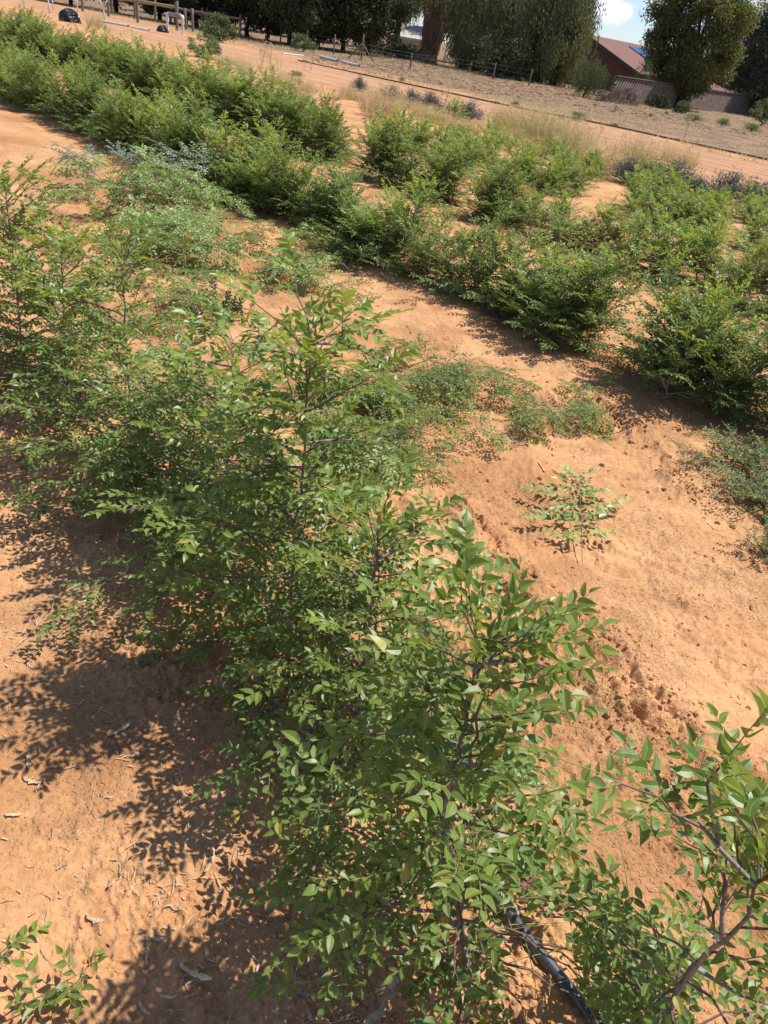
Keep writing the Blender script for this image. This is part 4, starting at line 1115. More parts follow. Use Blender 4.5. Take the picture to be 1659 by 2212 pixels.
def bark_mulch():
    rs = np.random.RandomState(691); Vs = []; n = 5000
    x0 = gp(930, 150)[:2]
    x = rs.uniform(-8, 16, n); y = rs.uniform(42, 88, n)
    lv = Leaves(); a = rs.uniform(0, 6.28, n)
    lv.add(np.column_stack([x, y, terrain(x, y, fine=False) + .02]), np.column_stack([np.cos(a), np.sin(a), rs.uniform(-.05, .2, n)]), np.column_stack([rs.normal(0, .3, n), rs.normal(0, .3, n), np.ones(n)]), rs.uniform(.15, .5, n), rs.uniform(.04, .1, n), rs.rand(n), np.zeros(n))
    o = lv.build('bark_mulch', M['mulch'], None, lod=2, rs=rs)
    tag(o, 'brown shed bark and leaf mulch under the big drooping tree', 'mulch', kind='stuff')
bark_mulch()

# ------------------------------------------------------------------ background trees
def hang(lv, rs, c, n, L, spread, leaf, w):
    """strands of leaves hanging from points round c"""
    m = int(L / (leaf * .5))
    for i in range(n):
        q = c + rs.normal(0, spread, 3); l = L * rs.uniform(.4, 1.1); k = max(3, int(m * l / L))
        s = np.linspace(0, 1, k)[:, None]; P = q + np.array([rs.normal(0, .12), rs.normal(0, .12), -1]) * s * l + rs.normal(0, leaf * .35, (k, 3))
        a = rs.uniform(0, 6.28, k)
        lv.add(P, np.column_stack([.35 * np.cos(a), .35 * np.sin(a), -np.ones(k)]), rs.normal(0, 1, (k, 3)), leaf * rs.uniform(.7, 1.3, k), w * rs.uniform(.7, 1.3, k), np.clip(rs.normal(.45, .3, k), 0, 1), np.clip(rs.normal(.15, .2, k), 0, 1))
def puff(lv, rs, c, n, r, leaf, w, upb=.3):
    q = unit(rs.normal(0, 1, (n, 3))) * r * rs.uniform(.2, 1.05, (n, 1)) ** .6 * np.array([1, 1, .75]) + c
    lv.add(q, rs.normal(0, .8, (n, 3)) + [0, 0, upb], rs.normal(0, .7, (n, 3)) + [0, 0, .8], leaf * rs.uniform(.7, 1.3, n), w * rs.uniform(.7, 1.3, n), np.clip(rs.normal(.45, .3, n), 0, 1), np.clip(rs.normal(.15, .2, n), 0, 1))
def tree(label, pos, h, R, kind, seed, mat, trunk_r=.22, bottom=1.5, clumps=70, leaf=.2, bark='dark_bark', group=None, lean=(0, 0), name='tree', per=60, squash=1.0, trunk_h=None):
    rs = np.random.RandomState(seed); lv, tb = Leaves(), Tubes(8)
    pos = np.array(pos, float)
    cz = (h + bottom) / 2; hz = (h - bottom) / 2
    th = trunk_h or (bottom + hz * .7)
    tr = np.array([[lean[0] * (i / 6) ** 1.2 * th, lean[1] * (i / 6) * th, th * i / 6] for i in range(7)]) + np.vstack([[0, 0, -.1], rs.normal(0, .05, (6, 3)) * [1, 1, 0]])
    tb.add(tr, np.array([1.25, 1.02, .95, .85, .75, .62, .5]) * trunk_r)
    for i in range(clumps):
        d = unit(rs.normal(0, 1, 3)); rr_ = rs.uniform(.45, 1.0) ** .6
        bump = 1 + .16 * math.sin(3 * math.atan2(d[1], d[0]) + seed) + .1 * math.sin(7 * d[2] + seed)
        c = np.array([d[0] * R * rr_ * bump, d[1] * R * rr_ * bump, cz + d[2] * hz * rr_])
        if i < 9:
            j = 3 + i % 4; tb.add(np.array([tr[j], (tr[j] + c) / 2 + rs.normal(0, .15, 3) + [0, 0, .2], c]), [trunk_r * .45, trunk_r * .28, trunk_r * .1])
        if kind == 'hang': hang(lv, rs, c + [0, 0, .3], max(3, per // 8), hz * rs.uniform(.25, .6), R * .11, leaf, leaf * .28)
        else: puff(lv, rs, c, per, R * .27 * rs.uniform(.7, 1.25), leaf, leaf * .5)
    root = empty(name, tuple(pos), 0, label, 'tree', group)
    tb.build('trunk', M[bark], root)
    cr_ = lv.build('crown', M[mat], root, lod=2, rs=rs)
    return root
def far(px, d, z=0.0):
    """ground spot at distance d (metres along the view) under picture column px"""
    hy = 150 + .164 * (px - 1320)
    X, Y, Z = ray(px, hy); return np.array([d * X / Y, d, z])
olv = 'dark round-crowned tree '
OT = [(250, 78, 6.5, 3.0, 'behind the timber fence at the top left, third from the left'), (150, 80, 6.5, 3.2, 'behind the timber fence at the top left, second from the left'), (55, 84, 6.5, 3.2, 'leftmost at the top left corner'), (345, 76, 6.5, 2.9, 'above the white standpipe'),
      (425, 74, 6.8, 2.8, 'behind the right part of the timber fence'), (490, 76, 7, 2.8, 'at the right end of the timber fence'), (537, 71, 6.5, 2.4, 'with a visible trunk right of the fence end post'), (581, 69, 6.8, 2.4, 'with a slim trunk, second right of the fence end'),
      (629, 66, 6.8, 2.5, 'with a low forked trunk, third right of the fence end'), (690, 70, 7.2, 2.8, 'left of the braced wire fence post'), (745, 72, 7.5, 2.9, 'right behind the braced wire fence post'), (800, 76, 7.5, 2.8, 'left of the white shed')]
for i, (px, d, h, R, w_) in enumerate(OT):
    tree(olv + w_, far(px, d), h, R * 1.15, 'puff', 700 + i, 'olive_leaf', .17, .7, 110, .26, group='dark round-crowned trees in a line', per=150, trunk_h=3.2)
for i, (px, d, h, R) in enumerate([(600, 96, 9, 4.5), (700, 98, 9.5, 4.5), (790, 105, 10, 4.0), (480, 100, 8, 4.5), (380, 100, 8, 4.5), (1090, 104, 10, 4.5), (1010, 102, 10, 4.0), (1180, 100, 9, 3.6)]):
    tree('dense dark tree in the back line closing the view behind the front trees', far(px, d), h, R, 'puff', 740 + i, 'olive_leaf', .25, .0, 110, .38, group='trees of the dense back line', per=150)

# the great gum with peeling trunk
def gum():
    rs = np.random.RandomState(760); pos = far(932, 84)
    root = empty('gum_tree', tuple(pos), 0, 'huge old gum with thick peeling red-brown trunk and hanging grey-green foliage', 'tree')
    tb = Tubes(14)
    z = np.array([-.2, .3, 1.0, 2.2, 3.5, 5, 7]); P = np.column_stack([.02 * z - .1, .0 * z, z])
    tb.add(P, [1.15, .92, .80, .86, .98, 1.05, .8])
    for a, q in (((0, 0, 3.4), (2.6, .5, 8)), ((-.2, 0, 3.5), (-2.8, .2, 8)), ((0, 0, 4.5), (.4, 2, 9)), ((.1, 0, 4), (1.2, -1.4, 8))):
        a = np.array(a, float); q = np.array(q, float); tb.add(np.array([a, (a + q) / 2 + [0, 0, -.4], q]), [.55, .38, .2])
    t = tb.build('trunk', M['gum_bark'], root)
    tb = Tubes(8); tb.add(np.array([[.62, -.75, 0], [.78, -.85, 1.5], [1.15, -.8, 3.4], [1.9, -.7, 5.2], [2.4, -.7, 7]]), [.13, .11, .10, .1, .08]); tb.build('limb', M['pale_limb'], root)
    # peeling bark ribbons
    lv = Leaves(); n = 160; a = rs.uniform(PI, 2 * PI, n); zz = rs.uniform(.6, 3.4, n)
    lv.add(np.column_stack([np.cos(a) * .95 - .05, np.sin(a) * .95, zz + .4]), np.column_stack([np.cos(a) * .12, np.sin(a) * .12, -np.ones(n)]), np.column_stack([np.cos(a), np.sin(a), np.zeros(n)]), rs.uniform(.4, 1.1, n), rs.uniform(.04, .11, n), rs.rand(n), np.zeros(n))
    lv.build('peeling_bark', M['mulch'], root, lod=2, rs=rs)
    lv = Leaves()
    for i in range(240):
        d = unit(rs.normal(0, 1, 3)); f = rs.uniform(.5, 1)
        c = np.array([d[0] * 5.2 * f, d[1] * 4.2 * f, 7.0 + d[2] * 3.3 * f])
        if abs(c[0] + .4) < 1.7 and c[2] < 5.4 and c[1] < .5: c[2] += 1.8
        if c[0] < -2.2 and c[0] > -5.0 and c[2] < 5.4: c[2] += 1.6
        hang(lv, rs, c, 12, rs.uniform(.9, 2.0), .5, .26, .075)
    lv.build('crown', M['gum_leaf'], root, lod=2, rs=rs)
gum()
W = [(1035, 80, 9.5, 3.4, .2, 'drooping dark gum immediately right of the peeling trunk'), (1110, 78, 9.5, 3.2, .2, 'dense drooping gum in the middle of the hanging foliage'), (1175, 74, 9.5, 3.0, .3, 'lighter drooping gum whose foliage sweeps down toward the bank'),
     (1203, 76, 9.0, 2.3, .6, 'drooping gum on the left of the brick house with ragged outer leaves'), (858, 92, 10, 2.4, 3.3, 'drooping gum over the white shed')]
for i, (px, d, h, R, b, lab) in enumerate(W):
    tree(lab, far(px, d), h, R, 'hang', 780 + i, 'gum_leaf', .3, b, 150, .30, name='drooping_gum', per=120)
tree('low dark shrubby tree filling the shade under the drooping gums', far(1085, 72), 3.0, 3.0, 'puff', 795, 'olive_leaf', .12, .1, 50, .2, per=80, trunk_h=1.5)
tree('dark low undergrowth tree hiding the foot of the white shed', far(862, 86), .8, 3.4, 'puff', 796, 'olive_leaf', .1, .0, 50, .2, per=80, trunk_h=.9)
tree('big rounded leafy tree overhanging the paling fence', far(1482, 68), 9.3, 3.3, 'puff', 797, 'round_leaf', .35, 1.0, 260, .22, name='round_tree', per=220)
tree('tall grey-green tree cut by the right edge behind the paling fence', far(1672, 84), 10.5, 4.6, 'puff', 798, 'edge_leaf', .35, .9, 240, .26, name='broad_tree', per=200)
tree('dark tree seen low between the rounded tree and the right edge tree', far(1585, 100), 4.4, 3.8, 'puff', 799, 'edge_leaf', .25, .2, 110, .26, per=160)
gb = tree('soft grey-green rounded bush standing before the brick house wall', far(1278, 59), 2.15, 1.25, 'hang', 801, 'pepper_leaf', .07, .05, 110, .14, name='pepper_bush', per=90)
gb['category'] = 'bush'
sp_ = tree('thin grey-green sapling before the paling fence', far(1391, 63), 2.55, .62, 'hang', 802, 'pepper_leaf', .04, .5, 40, .14, name='sapling', per=60)
tree('dark green bush crouching at the foot of the paling fence', far(1440, 62), .85, .85, 'puff', 803, 'olive_leaf', .05, .0, 24, .14, name='bush', per=60)['category'] = 'bush'
tree('pale rounded shrub before the paling fence right of the dark bush', far(1489, 58), .75, .55, 'puff', 804, 'pepper_leaf', .04, .0, 24, .12, name='bush', per=60)['category'] = 'bush'
tree('bright green broom-like bush beside the last timber fence post', tuple(gt(470, 92)), 1.35, .95, 'puff', 805, 'pepper_leaf', .05, .0, 40, .14, name='bush', per=60)['category'] = 'bush'
tree('round green bush at the foot of the dark trees', tuple(gt(655, 112)), .9, .85, 'puff', 806, 'pepper_leaf', .05, .0, 30, .12, name='bush', per=60)['category'] = 'bush'
tree('soft green tuft-like bush between the third row and the dirt road', tuple(gt(440, 125)), .75, .6, 'puff', 807, 'weed', .03, .0, 30, .1, name='bush', per=60)['category'] = 'bush'
tree('yellowish shrub at the right end of the paling fence', far(1665, 60), 1.6, .9, 'puff', 808, 'round_leaf', .05, .1, 26, .14, name='bush', per=60)['category'] = 'bush'

# white-trunked saplings top left
def sapling(seed):
    rs = np.random.RandomState(seed); tb = Tubes(6)
    tb.add(np.array([[0, 0, -.05], [.02, 0, .4], [0, .02, .75]]), [.045, .04, .035])
    for k in range(4):
        a = k * 1.57 + rs.uniform(-.3, .3); q = np.array([.32 * math.cos(a), .32 * math.sin(a), 1.15]); e = q + np.array([.25 * math.cos(a), .25 * math.sin(a), .8])
        tb.add(np.array([[0, 0, .7], q * [.6, .6, 1] - [0, 0, .15], q, e]), [.03, .025, .02, .01])
        for j in range(3):
            b = q + (e - q) * rs.uniform(0, .9); tb.add(np.array([b, b + [rs.normal(0, .25), rs.normal(0, .25), rs.uniform(.1, .4)]]), [.01, .005])
    root = empty('bare_sapling', (0, 0, 0)); tb.build('trunk', M['limewash'], root)
    lv = Leaves(); 
    for i in range(14): puff(lv, rs, np.array([rs.normal(0, .6), rs.normal(0, .6), rs.uniform(2.1, 3)]), 22, .3, .1, .045)
    lv.build('crown', M['pepper_leaf'], root, lod=2, rs=rs); return root
sap = sapling(820)
for i, (x, y, s, lab) in enumerate([(168, 42, 1.0, 'white-trunked sapling just right of the black plastic heap'), (225, 47, 1.0, 'white-trunked sapling at the start of the lying white pipe'), (107, 30, 1.0, 'white-trunked sapling left of the black plastic heap'), (115, 22, .9, 'further white-trunked sapling behind the one left of the black heap'), (53, 16, 1.0, 'white-trunked sapling nearest to the left corner')]):
    place(sap, gt(x, y), i * 1.3, s, lab, 'tree', 'white-trunked saplings')

# ------------------------------------------------------------------ timber fence, wire fence
def seg_post(name, p, h, r, parent=None, mat='post', lean=(0, 0), sides=8):
    tb = Tubes(sides); p = np.array(p, float); rs = np.random.RandomState(int(abs(p[0] * 37 + p[1] * 11)) % 9999)
    tb.add(np.array([p - [0, 0, .1], p + [lean[0] * h * .5, lean[1] * h * .5, h * .5], p + [lean[0] * h, lean[1] * h, h - .01], p + [lean[0] * h, lean[1] * h, h]]), [r * 1.05, r, r * .97, r * .8])
    return tb.build(name, M[mat], parent)
def rail(name, a, b, r, parent, mat='rail'):
    tb = Tubes(8); a = np.array(a, float); b = np.array(b, float); n = 8; s = np.linspace(0, 1, n)[:, None]
    P = a + (b - a) * s; P[:, 2] -= .02 * np.sin(s[:, 0] * PI); tb.add(P, r); return tb.build(name, M[mat], parent)
def timber_fence(label, posts, railz, r=.09, rr=.08, depth=60):
    base = far(posts[0][0], posts[0][1]); root = empty('timber_fence', tuple(base), 0, label, 'fence')
    tops = []
    for px, d, h, ln in posts:
        p = far(px, d) - base; seg_post('post', p, h, r, root, lean=(ln, 0)); tops.append(p)
    for i in range(len(tops) - 1):
        rail('rail', tops[i] + [0, -r * .9 - .02, railz], tops[i + 1] + [0, -r * .9 - .02, railz], rr, root)
    return root
timber_fence('long weathered timber fence with a round top rail behind the white standpipe', [(240, 70, 1.55, 0), (290, 69.5, 1.6, 0), (334, 69, 1.6, .02), (380, 68.5, 1.6, 0), (437, 68, 1.5, 0), (484, 67.5, 1.45, 0), (520, 67, 1.5, 0)], 1.22)
timber_fence('second timber fence nearer the camera with a pale rail sloping from the top left', [(175, 66, 1.75, 0), (232, 64, 1.75, 0), (296, 61.5, 1.75, -.02), (382, 59, 1.7, .01)], 1.35)
timber_fence('short rear timber fence section seen through the others', [(368, 74, 1.6, 0), (403, 73, 1.6, .06), (448, 72, 1.55, 0), (497, 71, 1.5, 0)], 1.05)
for i, (px, d, h, ln, lab) in enumerate([(403, 62, 1.35, -.1, 'leaning free-standing timber post right of the standpipe'), (417, 62, 1.4, -.04, 'upright free-standing timber post right of the leaning one')]):
    tag(seg_post('timber_post', far(px, d), h, .09, lean=(ln, 0)), lab, 'post')
def wire_fence():
    base = far(609, 66); root = empty('wire_fence', tuple(base), 0, 'thin wire fence with slim posts and a braced strainer post before the dark trees', 'fence')
    P = [(609, 66, 1.2), (666, 65, 1.2), (726, 63, 1.25), (787, 60, 1.55), (895, 62, .9), (1076, 66, 1.1), (1155, 64, 1.1)]
    tops = []
    for px, d, h in P:
        p = far(px, d) - base; seg_post('post', p, h, .055, root); tops.append((p, h))
    s = tops[3][0]
    for dx in (-.95, .95):
        tb = Tubes(6); tb.add(np.array([s + [0, -.05, 1.0], s + [dx, -.1, -.05]]), [.04, .045]); tb.build('brace', M['post'], root)
    for z in (.35, .7, 1.0):
        tb = Tubes(3)
        for i in range(len(tops) - 1):
            a, b = tops[i], tops[i + 1]; tb.add(np.array([a[0] + [0, -.06, min(z, a[1] - .05)], b[0] + [0, -.06, min(z, b[1] - .05)]]), .004, cap=False)
        tb.build('wire', M['metal_grey'], root)
wire_fence()

# ------------------------------------------------------------------ standpipe, lying pipes, black heaps
def standpipe():
    a = gt(362, 74); b = gt(395, 84)
    a = far(361, 56); b = far(395, 54.5)
    root = empty('standpipe', tuple(a), 0, 'white plastic standpipe forming an upside-down U with a dark valve', 'pipe')
    v = b - a; dn = unit(v); hz = .95
    def col(p): 
        tb = Tubes(10); tb.add(np.array([p + [0, 0, -.1], p + [0, 0, hz - .14]]), .075); tb.build('riser', M['pvc'], root)
        tb = Tubes(10); tb.add(np.array([p + [0, 0, hz * .55], p + [0, 0, hz * .55 + .12]]), .09); tb.build('collar', M['pvc'], root)
    col(np.zeros(3)); col(v)
    for p, s in ((np.zeros(3), 1), (v, -1)):
        tb = Tubes(10); tb.add(np.array([p + [0, 0, hz - .16], p + [0, 0, hz - .07], p + dn * .03 * s + [0, 0, hz - .02], p + dn * .1 * s + [0, 0, hz], p + dn * .22 * s + [0, 0, hz]]), .088); tb.build('elbow', M['pvc'], root)
    tb = Tubes(10); L = np.linalg.norm(v); tb.add(np.array([dn * .2 + [0, 0, hz], dn * .34 + [0, 0, hz], dn * .36 + [0, 0, hz], dn * (L - .36) + [0, 0, hz], dn * (L - .34) + [0, 0, hz], dn * (L - .2) + [0, 0, hz]]), [.06, .06, .12, .12, .06, .06]); tb.build('valve', M['metal_grey'], root)
    tb = Tubes(8); tb.add(np.array([dn * L * .5 + [0, 0, hz - .5], dn * L * .5 + [0, 0, hz + .16]]), [.07, .05]); tb.build('valve_stem', M['black_plastic'], root)
standpipe()
def lying(label, x0, y0, x1, y1, r, sh=0):
    a = gt(x0, y0); b = gt(x1, y1); tb = Tubes(10)
    a = a + [0, 0, r]; b = b + [0, 0, r]
    n = unit(b - a); tb.add(np.array([a, b - n * .25]), r)
    tb.add(np.array([b - n * .27, b]), r * 1.18)
    o = tb.build('plastic_pipe', M['pvc']); tag(o, label, 'pipe')
lying('long white plastic pipe lying on the ground behind the third row at top left', 214, 48, 277, 60, .075)
lying('white plastic pipe length continuing right of the long one', 283, 61, 322, 68, .06)
lying('white plastic pipe lying beside the road before the dark trees, left length', 690, 124, 728, 134, .07)
lying('white plastic pipe lying beside the road before the dark trees, right length', 740, 136, 775, 145, .07)
lying('thin orange-brown pipe lying left of the white lengths beside the road', 610, 117, 655, 122, .04)
def heap(label, px, d, rx, h, seed, name='plastic_heap'):
    rs = np.random.RandomState(seed); n, m = 28, 12; V = []
    for i in range(m + 1):
        for j in range(n):
            a = j / n * 2 * PI; f = i / m
            rr_ = math.cos(f * PI / 2) ** .6; crk = 1 + .12 * math.sin(5 * a + seed + 3 * f) + .07 * math.sin(11 * a + 7 * f) + rs.uniform(-.10, .10)
            V.append((rx * rr_ * crk * math.cos(a), rx * .8 * rr_ * crk * math.sin(a), h * math.sin(f * PI / 2) * (1 + .06 * math.sin(3 * a + seed)) - .03))
    i = np.arange(m)[:, None] * n; j = np.arange(n)[None]; j2 = (j + 1) % n
    q = np.stack([i + j, i + j2, i + n + j2, i + n + j], -1).reshape(-1, 4)
    o = mesh_np(name, V, [q], M['black_plastic'], smooth=False); o.location = far(px, d); tag(o, label, 'plastic heap'); return o
heap('large heap under crumpled black plastic beside the white-trunked saplings', 144, 46, .52, .62, 1)
heap('crumpled black plastic bundle at the left foot of the standpipe', 351, 52, .33, .42, 2)
heap('crumpled black plastic bundle before the timber fence right of the standpipe', 450, 55, .3, .38, 3)

# ------------------------------------------------------------------ paling fence, crates, house, shed
def box(V, Q, c, s, Rm=None):
    k = len(V); x, y, z = np.array(s) / 2
    P = np.array([(-x, -y, -z), (x, -y, -z), (x, y, -z), (-x, y, -z), (-x, -y, z), (x, -y, z), (x, y, z), (-x, y, z)])
    if Rm is not None: P = P @ np.array(Rm).T
    for p in P + np.array(c): V.append(p)
    for f in ((0, 3, 2, 1), (4, 5, 6, 7), (0, 1, 5, 4), (1, 2, 6, 5), (2, 3, 7, 6), (3, 0, 4, 7)): Q.append([k + i for i in f])
def paling_fence():
    a = gt(1318, 221); b = gt(1675, 254); a[2] = b[2] = 0; L = np.linalg.norm(b - a); d = unit(b - a); hh = 1.56
    root = empty('paling_fence', tuple(a), math.atan2(d[1], d[0]), 'long weathered fence of diagonal palings with a flat cap before the brick house', 'fence')
    V, Q = [], []; box(V, Q, (L / 2, .05, hh / 2 - .04), (L, .02, hh - .1)); mesh_np('backing', V, [Q], M['fence_back'], root)
    V, Q = [], []; n = int(L / .42); ang = R_(52); rs = np.random.RandomState(9)
    # slats leaning to the right going up, clipped between bottom and cap
    dx = (hh - .1) / math.tan(ang)
    for i in range(-int(dx / .42), n):
        x0 = i * .42; x1 = x0 + dx
        t0, t1 = max(0, -x0 / dx), min(1, (L - x0) / dx)
        if t1 <= t0: continue
        pa = np.array([x0 + dx * t0, 0, .03 + (hh - .12) * t0]); pb = np.array([x0 + dx * t1, 0, .03 + (hh - .12) * t1])
        w = .20 / math.sin(ang); y = rs.uniform(-.004, .004)
        k = len(V)
        for p in (pa, pb):
            for sx, sy in ((-w / 2, -.012), (w / 2, -.012), (w / 2, .012), (-w / 2, .012)): V.append(p + [sx, sy + y, 0])
        for f in ((0, 1, 5, 4), (1, 2, 6, 5), (2, 3, 7, 6), (3, 0, 4, 7), (0, 3, 2, 1), (4, 5, 6, 7)): Q.append([k + j for j in f])
    mesh_np('palings', V, [Q], M['paling'], root)
    V, Q = [], []; box(V, Q, (L / 2, 0, hh), (L, .16, .05)); mesh_np('cap_rail', V, [Q], M['paling'], root)
    for i in range(int(L / 2.7) + 1):
        V, Q = [], []; box(V, Q, (i * 2.7 + .05, .12, hh / 2), (.1, .1, hh - .06)); mesh_np('post', V, [Q], M['post'], root)
paling_fence()
def crate():
    V, Q = [], []; s = .32
    for x in (-1, 1):
        for z in (-1, 1): box(V, Q, (x * (s / 2 - .02), 0, z * (s / 2 - .02)), (.04, s, .04))
    for y in (-1, 1):
        for k in range(3): box(V, Q, (0, y * (s / 2 + .008), -s / 2 + .05 + k * .11), (s, .015, .07))
    for x in (-1, 1):
        for k in range(3): box(V, Q, (x * (s / 2 + .002), 0, -s / 2 + .05 + k * .11), (.015, s - .02, .07))
    root = empty('wooden_crate', (0, 0, 0)); mesh_np('slats', V, [Q], M['crate'], root)
    V, Q = [], []; box(V, Q, (0, 0, -s / 2 + .01), (s - .03, s - .03, .012)); mesh_np('crate_base', V, [Q], M['fence_back'], root); return root
cr0 = crate(); rs = np.random.RandomState(3); tiers = [9, 8, 7]
for t_, n in enumerate(tiers):
    for i in range(n):
        px = 1309 + i * 10.4 + t_ * 3
        p = far(px, 57.2 + i * .15); p[2] = .17 + t_ * .335
        if t_ == 2 and i in (0, 1): continue
        where = ['bottom', 'middle', 'top'][t_]
        r = place(cr0, p, rs.normal(0, .25), 1.0, 'weathered slatted wooden crate in the %s layer of the stack, %s from its left end' % (where, ordw[i]), 'crate', 'wooden crates stacked before the paling fence', tilt=(0, rs.choice([0, PI / 2]) + rs.normal(0, .02)))

def quad(name, pts, mat, parent, th=.05, uvs=1.0):
    P = np.array(pts, float); n = unit(np.cross(P[1] - P[0], P[2] - P[0])); k = len(P)
    V = np.vstack([P, P - n * th]); U = unit(P[1] - P[0]); W_ = np.cross(n, U)
    uv = np.column_stack([V @ U, V @ W_]) * uvs
    F_ = [np.array([list(range(k))])]; F_.append(np.array([list(range(2 * k - 1, k - 1, -1))])); F_.append(np.array([[i, i + k, (i + 1) % k + k, (i + 1) % k] for i in range(k)]))
    return mesh_np(name, V, F_, M[mat], parent, uv=uv)
def house():
    hA = 4.5
    A = gp(1255, 72, hA); Rg = gp(1335, 94, hA)
    d = unit((Rg - A) * [1, 1, 0]); d = unit(np.array([math.cos(R_(42)), math.sin(R_(42)), 0]))
    A = far(1256, 92); A[2] = hA
    g_ = np.array([d[1], -d[0], 0])          # to the right and toward the viewer
    if g_[1] > 0: g_ = -g_
    base = A * [1, 1, 0]; root = empty('brick_house', tuple(base), 0, 'dark brick house with red tiled gable roof and charcoal barge boards', 'house')
    A0 = np.array([0, 0, hA]); L = 9.0; w = 7.6; drop = 2.6
    zf = hA - drop
    E1 = A0 + g_ * w + [0, 0, -drop]; E0 = A0 - g_ * w + [0, 0, -drop]
    ov = -d * .35
    quad('roof', [A0 + ov, E1 + ov, E1 + d * L, A0 + d * L], 'tiles', root, .12)
    quad('roof', [A0 + ov + [0, 0, 0], A0 + d * L, E0 + d * L, E0 + ov], 'tiles', root, .12)
    gw = [A0 - [0, 0, .16], E0 + g_ * .5 - [0, 0, .02], np.array([*(E0 + g_ * .5)[:2], -.1]), np.array([*(E1 - g_ * .5)[:2], -.1]), E1 - g_ * .5 - [0, 0, .02]]
    quad('gable_wall', gw, 'brick', root, .2)
    sw = E1 - g_ * .5; quad('side_wall', [np.array([sw[0], sw[1], -.1]), np.array([sw[0], sw[1], -.1]) + d * L, np.array([sw[0], sw[1], zf - .05]) + d * L, np.array([sw[0], sw[1], zf - .05])], 'brick', root, .2)
    for E in (E1, E0):
        V, Q = [], []; a = A0 + ov * 1.12 + [0, 0, .06]; b = E + ov * 1.12 + [0, 0, .06]
        quad('barge_board', [a, b, b - [0, 0, .34], a - [0, 0, .34]], 'barge', root, .05)
    q = A0 + ov * 1.0; 
    # gutter along the visible eave
    tb = Tubes(6); tb.add(np.array([E1 + ov, E1 + d * L]), .07); tb.build('gutter', M['barge'], root)
    # window and roller shutter in the gable
    c = A0 + g_ * (-.9) - d * .03 + [0, 0, -2.4]
    f = quad('window', [c - g_ * .5 + [0, 0, -.7], c + g_ * .5 + [0, 0, -.7], c + g_ * .5 + [0, 0, .7], c - g_ * .5 + [0, 0, .7]], 'alu', root, -.06)
    c2 = c - d * .075
    quad('pane', [c2 - g_ * .42 + [0, 0, -.62], c2 + g_ * .42 + [0, 0, -.62], c2 + g_ * .42 + [0, 0, .62], c2 - g_ * .42 + [0, 0, .62]], 'panel_glass', f, -.02)
    # solar panels on the visible slope
    up_ = unit(A0 - E1); nrm = unit(np.cross(d, up_)); nrm = nrm if nrm[2] > 0 else -nrm
    for i in range(3):
        for j in range(2):
            o_ = E1 + up_ * (3.4 + j * 1.75) + d * (5.2 + i * 1.1) + nrm * .08
            quad('solar_panel', [o_, o_ + d * 1.03, o_ + d * 1.03 + up_ * 1.65, o_ + up_ * 1.65], 'panel_glass', root, .04)
    # lower wing continuing to the right, with more panels
    B = A0 + d * (L) ; B2 = E1 + d * L
    lo = -.9
    quad('wing_roof', [B + [0, 0, lo], E1 + d * L + g_ * 1.2 + [0, 0, lo * .35], E1 + d * (L + 9) + g_ * 1.2 + [0, 0, lo * .35], B + d * 9 + [0, 0, lo]], 'tiles', root, .12)
    sw2 = E1 + d * L + g_ * .8
    quad('wing_wall', [np.array([sw2[0], sw2[1], -.1]), np.array([sw2[0], sw2[1], -.1]) + d * 9, np.array([sw2[0], sw2[1], zf - .5]) + d * 9, np.array([sw2[0], sw2[1], zf - .5])], 'brick', root, .2)
house()
def shed():
    c = far(884, 98); root = empty('white_shed', tuple(c), R_(-12), 'white clad shed with a pale roof seen under the hanging foliage', 'shed')
    V, Q = [], []; box(V, Q, (0, 2, .7), (5.0, 4, 1.9)); mesh_np('wall', V, [Q], M['wall_white'], root)
    quad('roof', [(-2.9, -.5, 1.75), (2.9, -.5, 1.75), (2.9, 4.4, 3.0), (-2.9, 4.4, 3.0)], 'roof_tin', root, .12)
    V, Q = [], []; box(V, Q, (-1.15, -.03, .6), (.75, .06, 1.8)); mesh_np('door', V, [Q], M['fence_back'], root)
    V, Q = [], []; box(V, Q, (0, -.54, 1.62), (5.6, .06, .16)); mesh_np('gutter', V, [Q], M['alu'], root)
shed()

for v in mid_vars + far_vars + low_vars + pale + grey + greenb + sd:      # variants no row or heap made use of
    if v.name not in used:
        for ch in list(v.children): bpy.data.objects.remove(ch)
        bpy.data.objects.remove(v)

# ------------------------------------------------------------------ light and sky
EL = R_(63); TS = unit(np.array([.9, .44, 0]))
sd_ = Vector((TS[0] * math.cos(EL), TS[1] * math.cos(EL), math.sin(EL)))
sun_d = bpy.data.lights.new('sun', 'SUN'); sun_d.energy = 4.9; sun_d.angle = R_(0.53); sun_d.color = (1.0, .955, .88)
sun = bpy.data.objects.new('sun', sun_d); COL.objects.link(sun); sun.rotation_euler = sd_.to_track_quat('Z', 'Y').to_euler(); sun.location = (8, 4, 12)
w = bpy.data.worlds.new('World'); SC.world = w; w.use_nodes = True; nt = w.node_tree
bg = nt.nodes['Background']; sky = nt.nodes.new('ShaderNodeTexSky'); sky.sky_type = 'NISHITA'; sky.sun_disc = False
sky.sun_elevation = EL; sky.sun_rotation = math.atan2(TS[0], TS[1]); sky.altitude = 60; sky.air_density = 1.0; sky.dust_density = 0.3; sky.ozone_density = 2.5
tc = nt.nodes.new('ShaderNodeTexCoord'); mp = nt.nodes.new('ShaderNodeMapping'); mp.inputs['Scale'].default_value = (1, 1, 2.6); mp.inputs['Location'].default_value = (.3, .1, .55)
nt.links.new(tc.outputs['Generated'], mp.inputs[0])
cn = noise(nt, mp.outputs[0], 5.0, 7, .58)
cf = ramp(nt, cn, .56, .66)
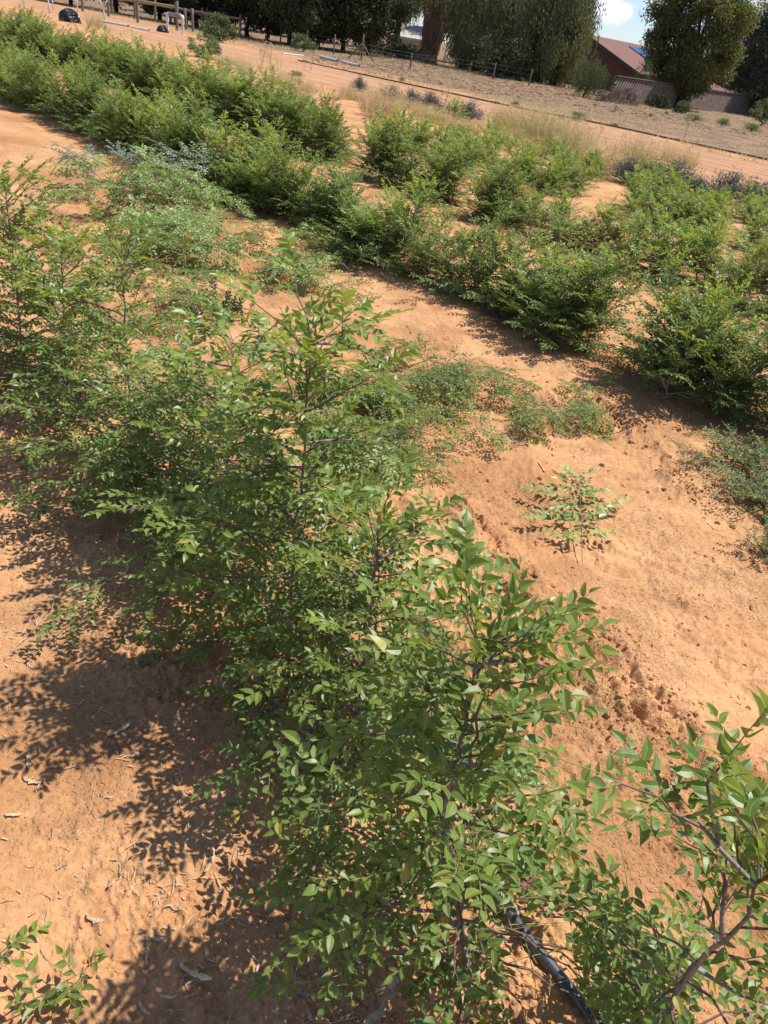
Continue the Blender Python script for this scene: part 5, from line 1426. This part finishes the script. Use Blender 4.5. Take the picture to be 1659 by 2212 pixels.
nrmd = nt.nodes.new('ShaderNodeVectorMath'); nrmd.operation = 'NORMALIZE'; nt.links.new(tc.outputs['Generated'], nrmd.inputs[0])
cn2 = noise(nt, nrmd.outputs[0], 38, 6, .6)
for cpx, cpy, cr_ in ((1322, 22, .022), (1300, 10, .015), (1345, 30, .012), (1432, 14, .016), (1392, 108, .012), (1655, 2, .02), (1600, 70, .014), (1360, 118, .010)):
    dv = unit(np.array(ray(cpx, cpy))); dn_ = nt.nodes.new('ShaderNodeVectorMath'); dn_.operation = 'DISTANCE'
    sb = nt.nodes.new('ShaderNodeVectorMath'); sb.operation = 'MULTIPLY'; sb.inputs[1].default_value = (1, 1, 1.9); nt.links.new(nrmd.outputs[0], sb.inputs[0])
    nt.links.new(sb.outputs[0], dn_.inputs[0]); dn_.inputs[1].default_value = (dv[0], dv[1], dv[2] * 1.9)
    q_ = mathn(nt, 'SUBTRACT', 1.0, mathn(nt, 'DIVIDE', dn_.outputs['Value'], cr_))
    q_ = mathn(nt, 'ADD', q_, mathn(nt, 'MULTIPLY', mathn(nt, 'SUBTRACT', cn2, .5), 2.2))
    cf = mathn(nt, 'MAXIMUM', cf, ramp(nt, q_, .0, .45))
mixn = nt.nodes.new('ShaderNodeMix'); mixn.data_type = 'RGBA'
nt.links.new(mathn(nt, 'MULTIPLY', cf, .9), mixn.inputs[0]); tn = nt.nodes.new('ShaderNodeMix'); tn.data_type = 'RGBA'; tn.blend_type = 'MULTIPLY'; tn.inputs[0].default_value = 1.0; tn.inputs[7].default_value = (.86, .92, 1.12, 1); nt.links.new(sky.outputs[0], tn.inputs[6]); nt.links.new(tn.outputs[2], mixn.inputs[6]); mixn.inputs[7].default_value = (7.4, 7.5, 7.8, 1)
nt.links.new(mixn.outputs[2], bg.inputs[0]); bg.inputs[1].default_value = 0.105

SC.view_settings.view_transform = 'Standard'; SC.view_settings.look = 'None'; SC.view_settings.exposure = 0.42; SC.view_settings.gamma = 1.0
SC.cycles.max_bounces = 8; SC.cycles.transparent_max_bounces = 4
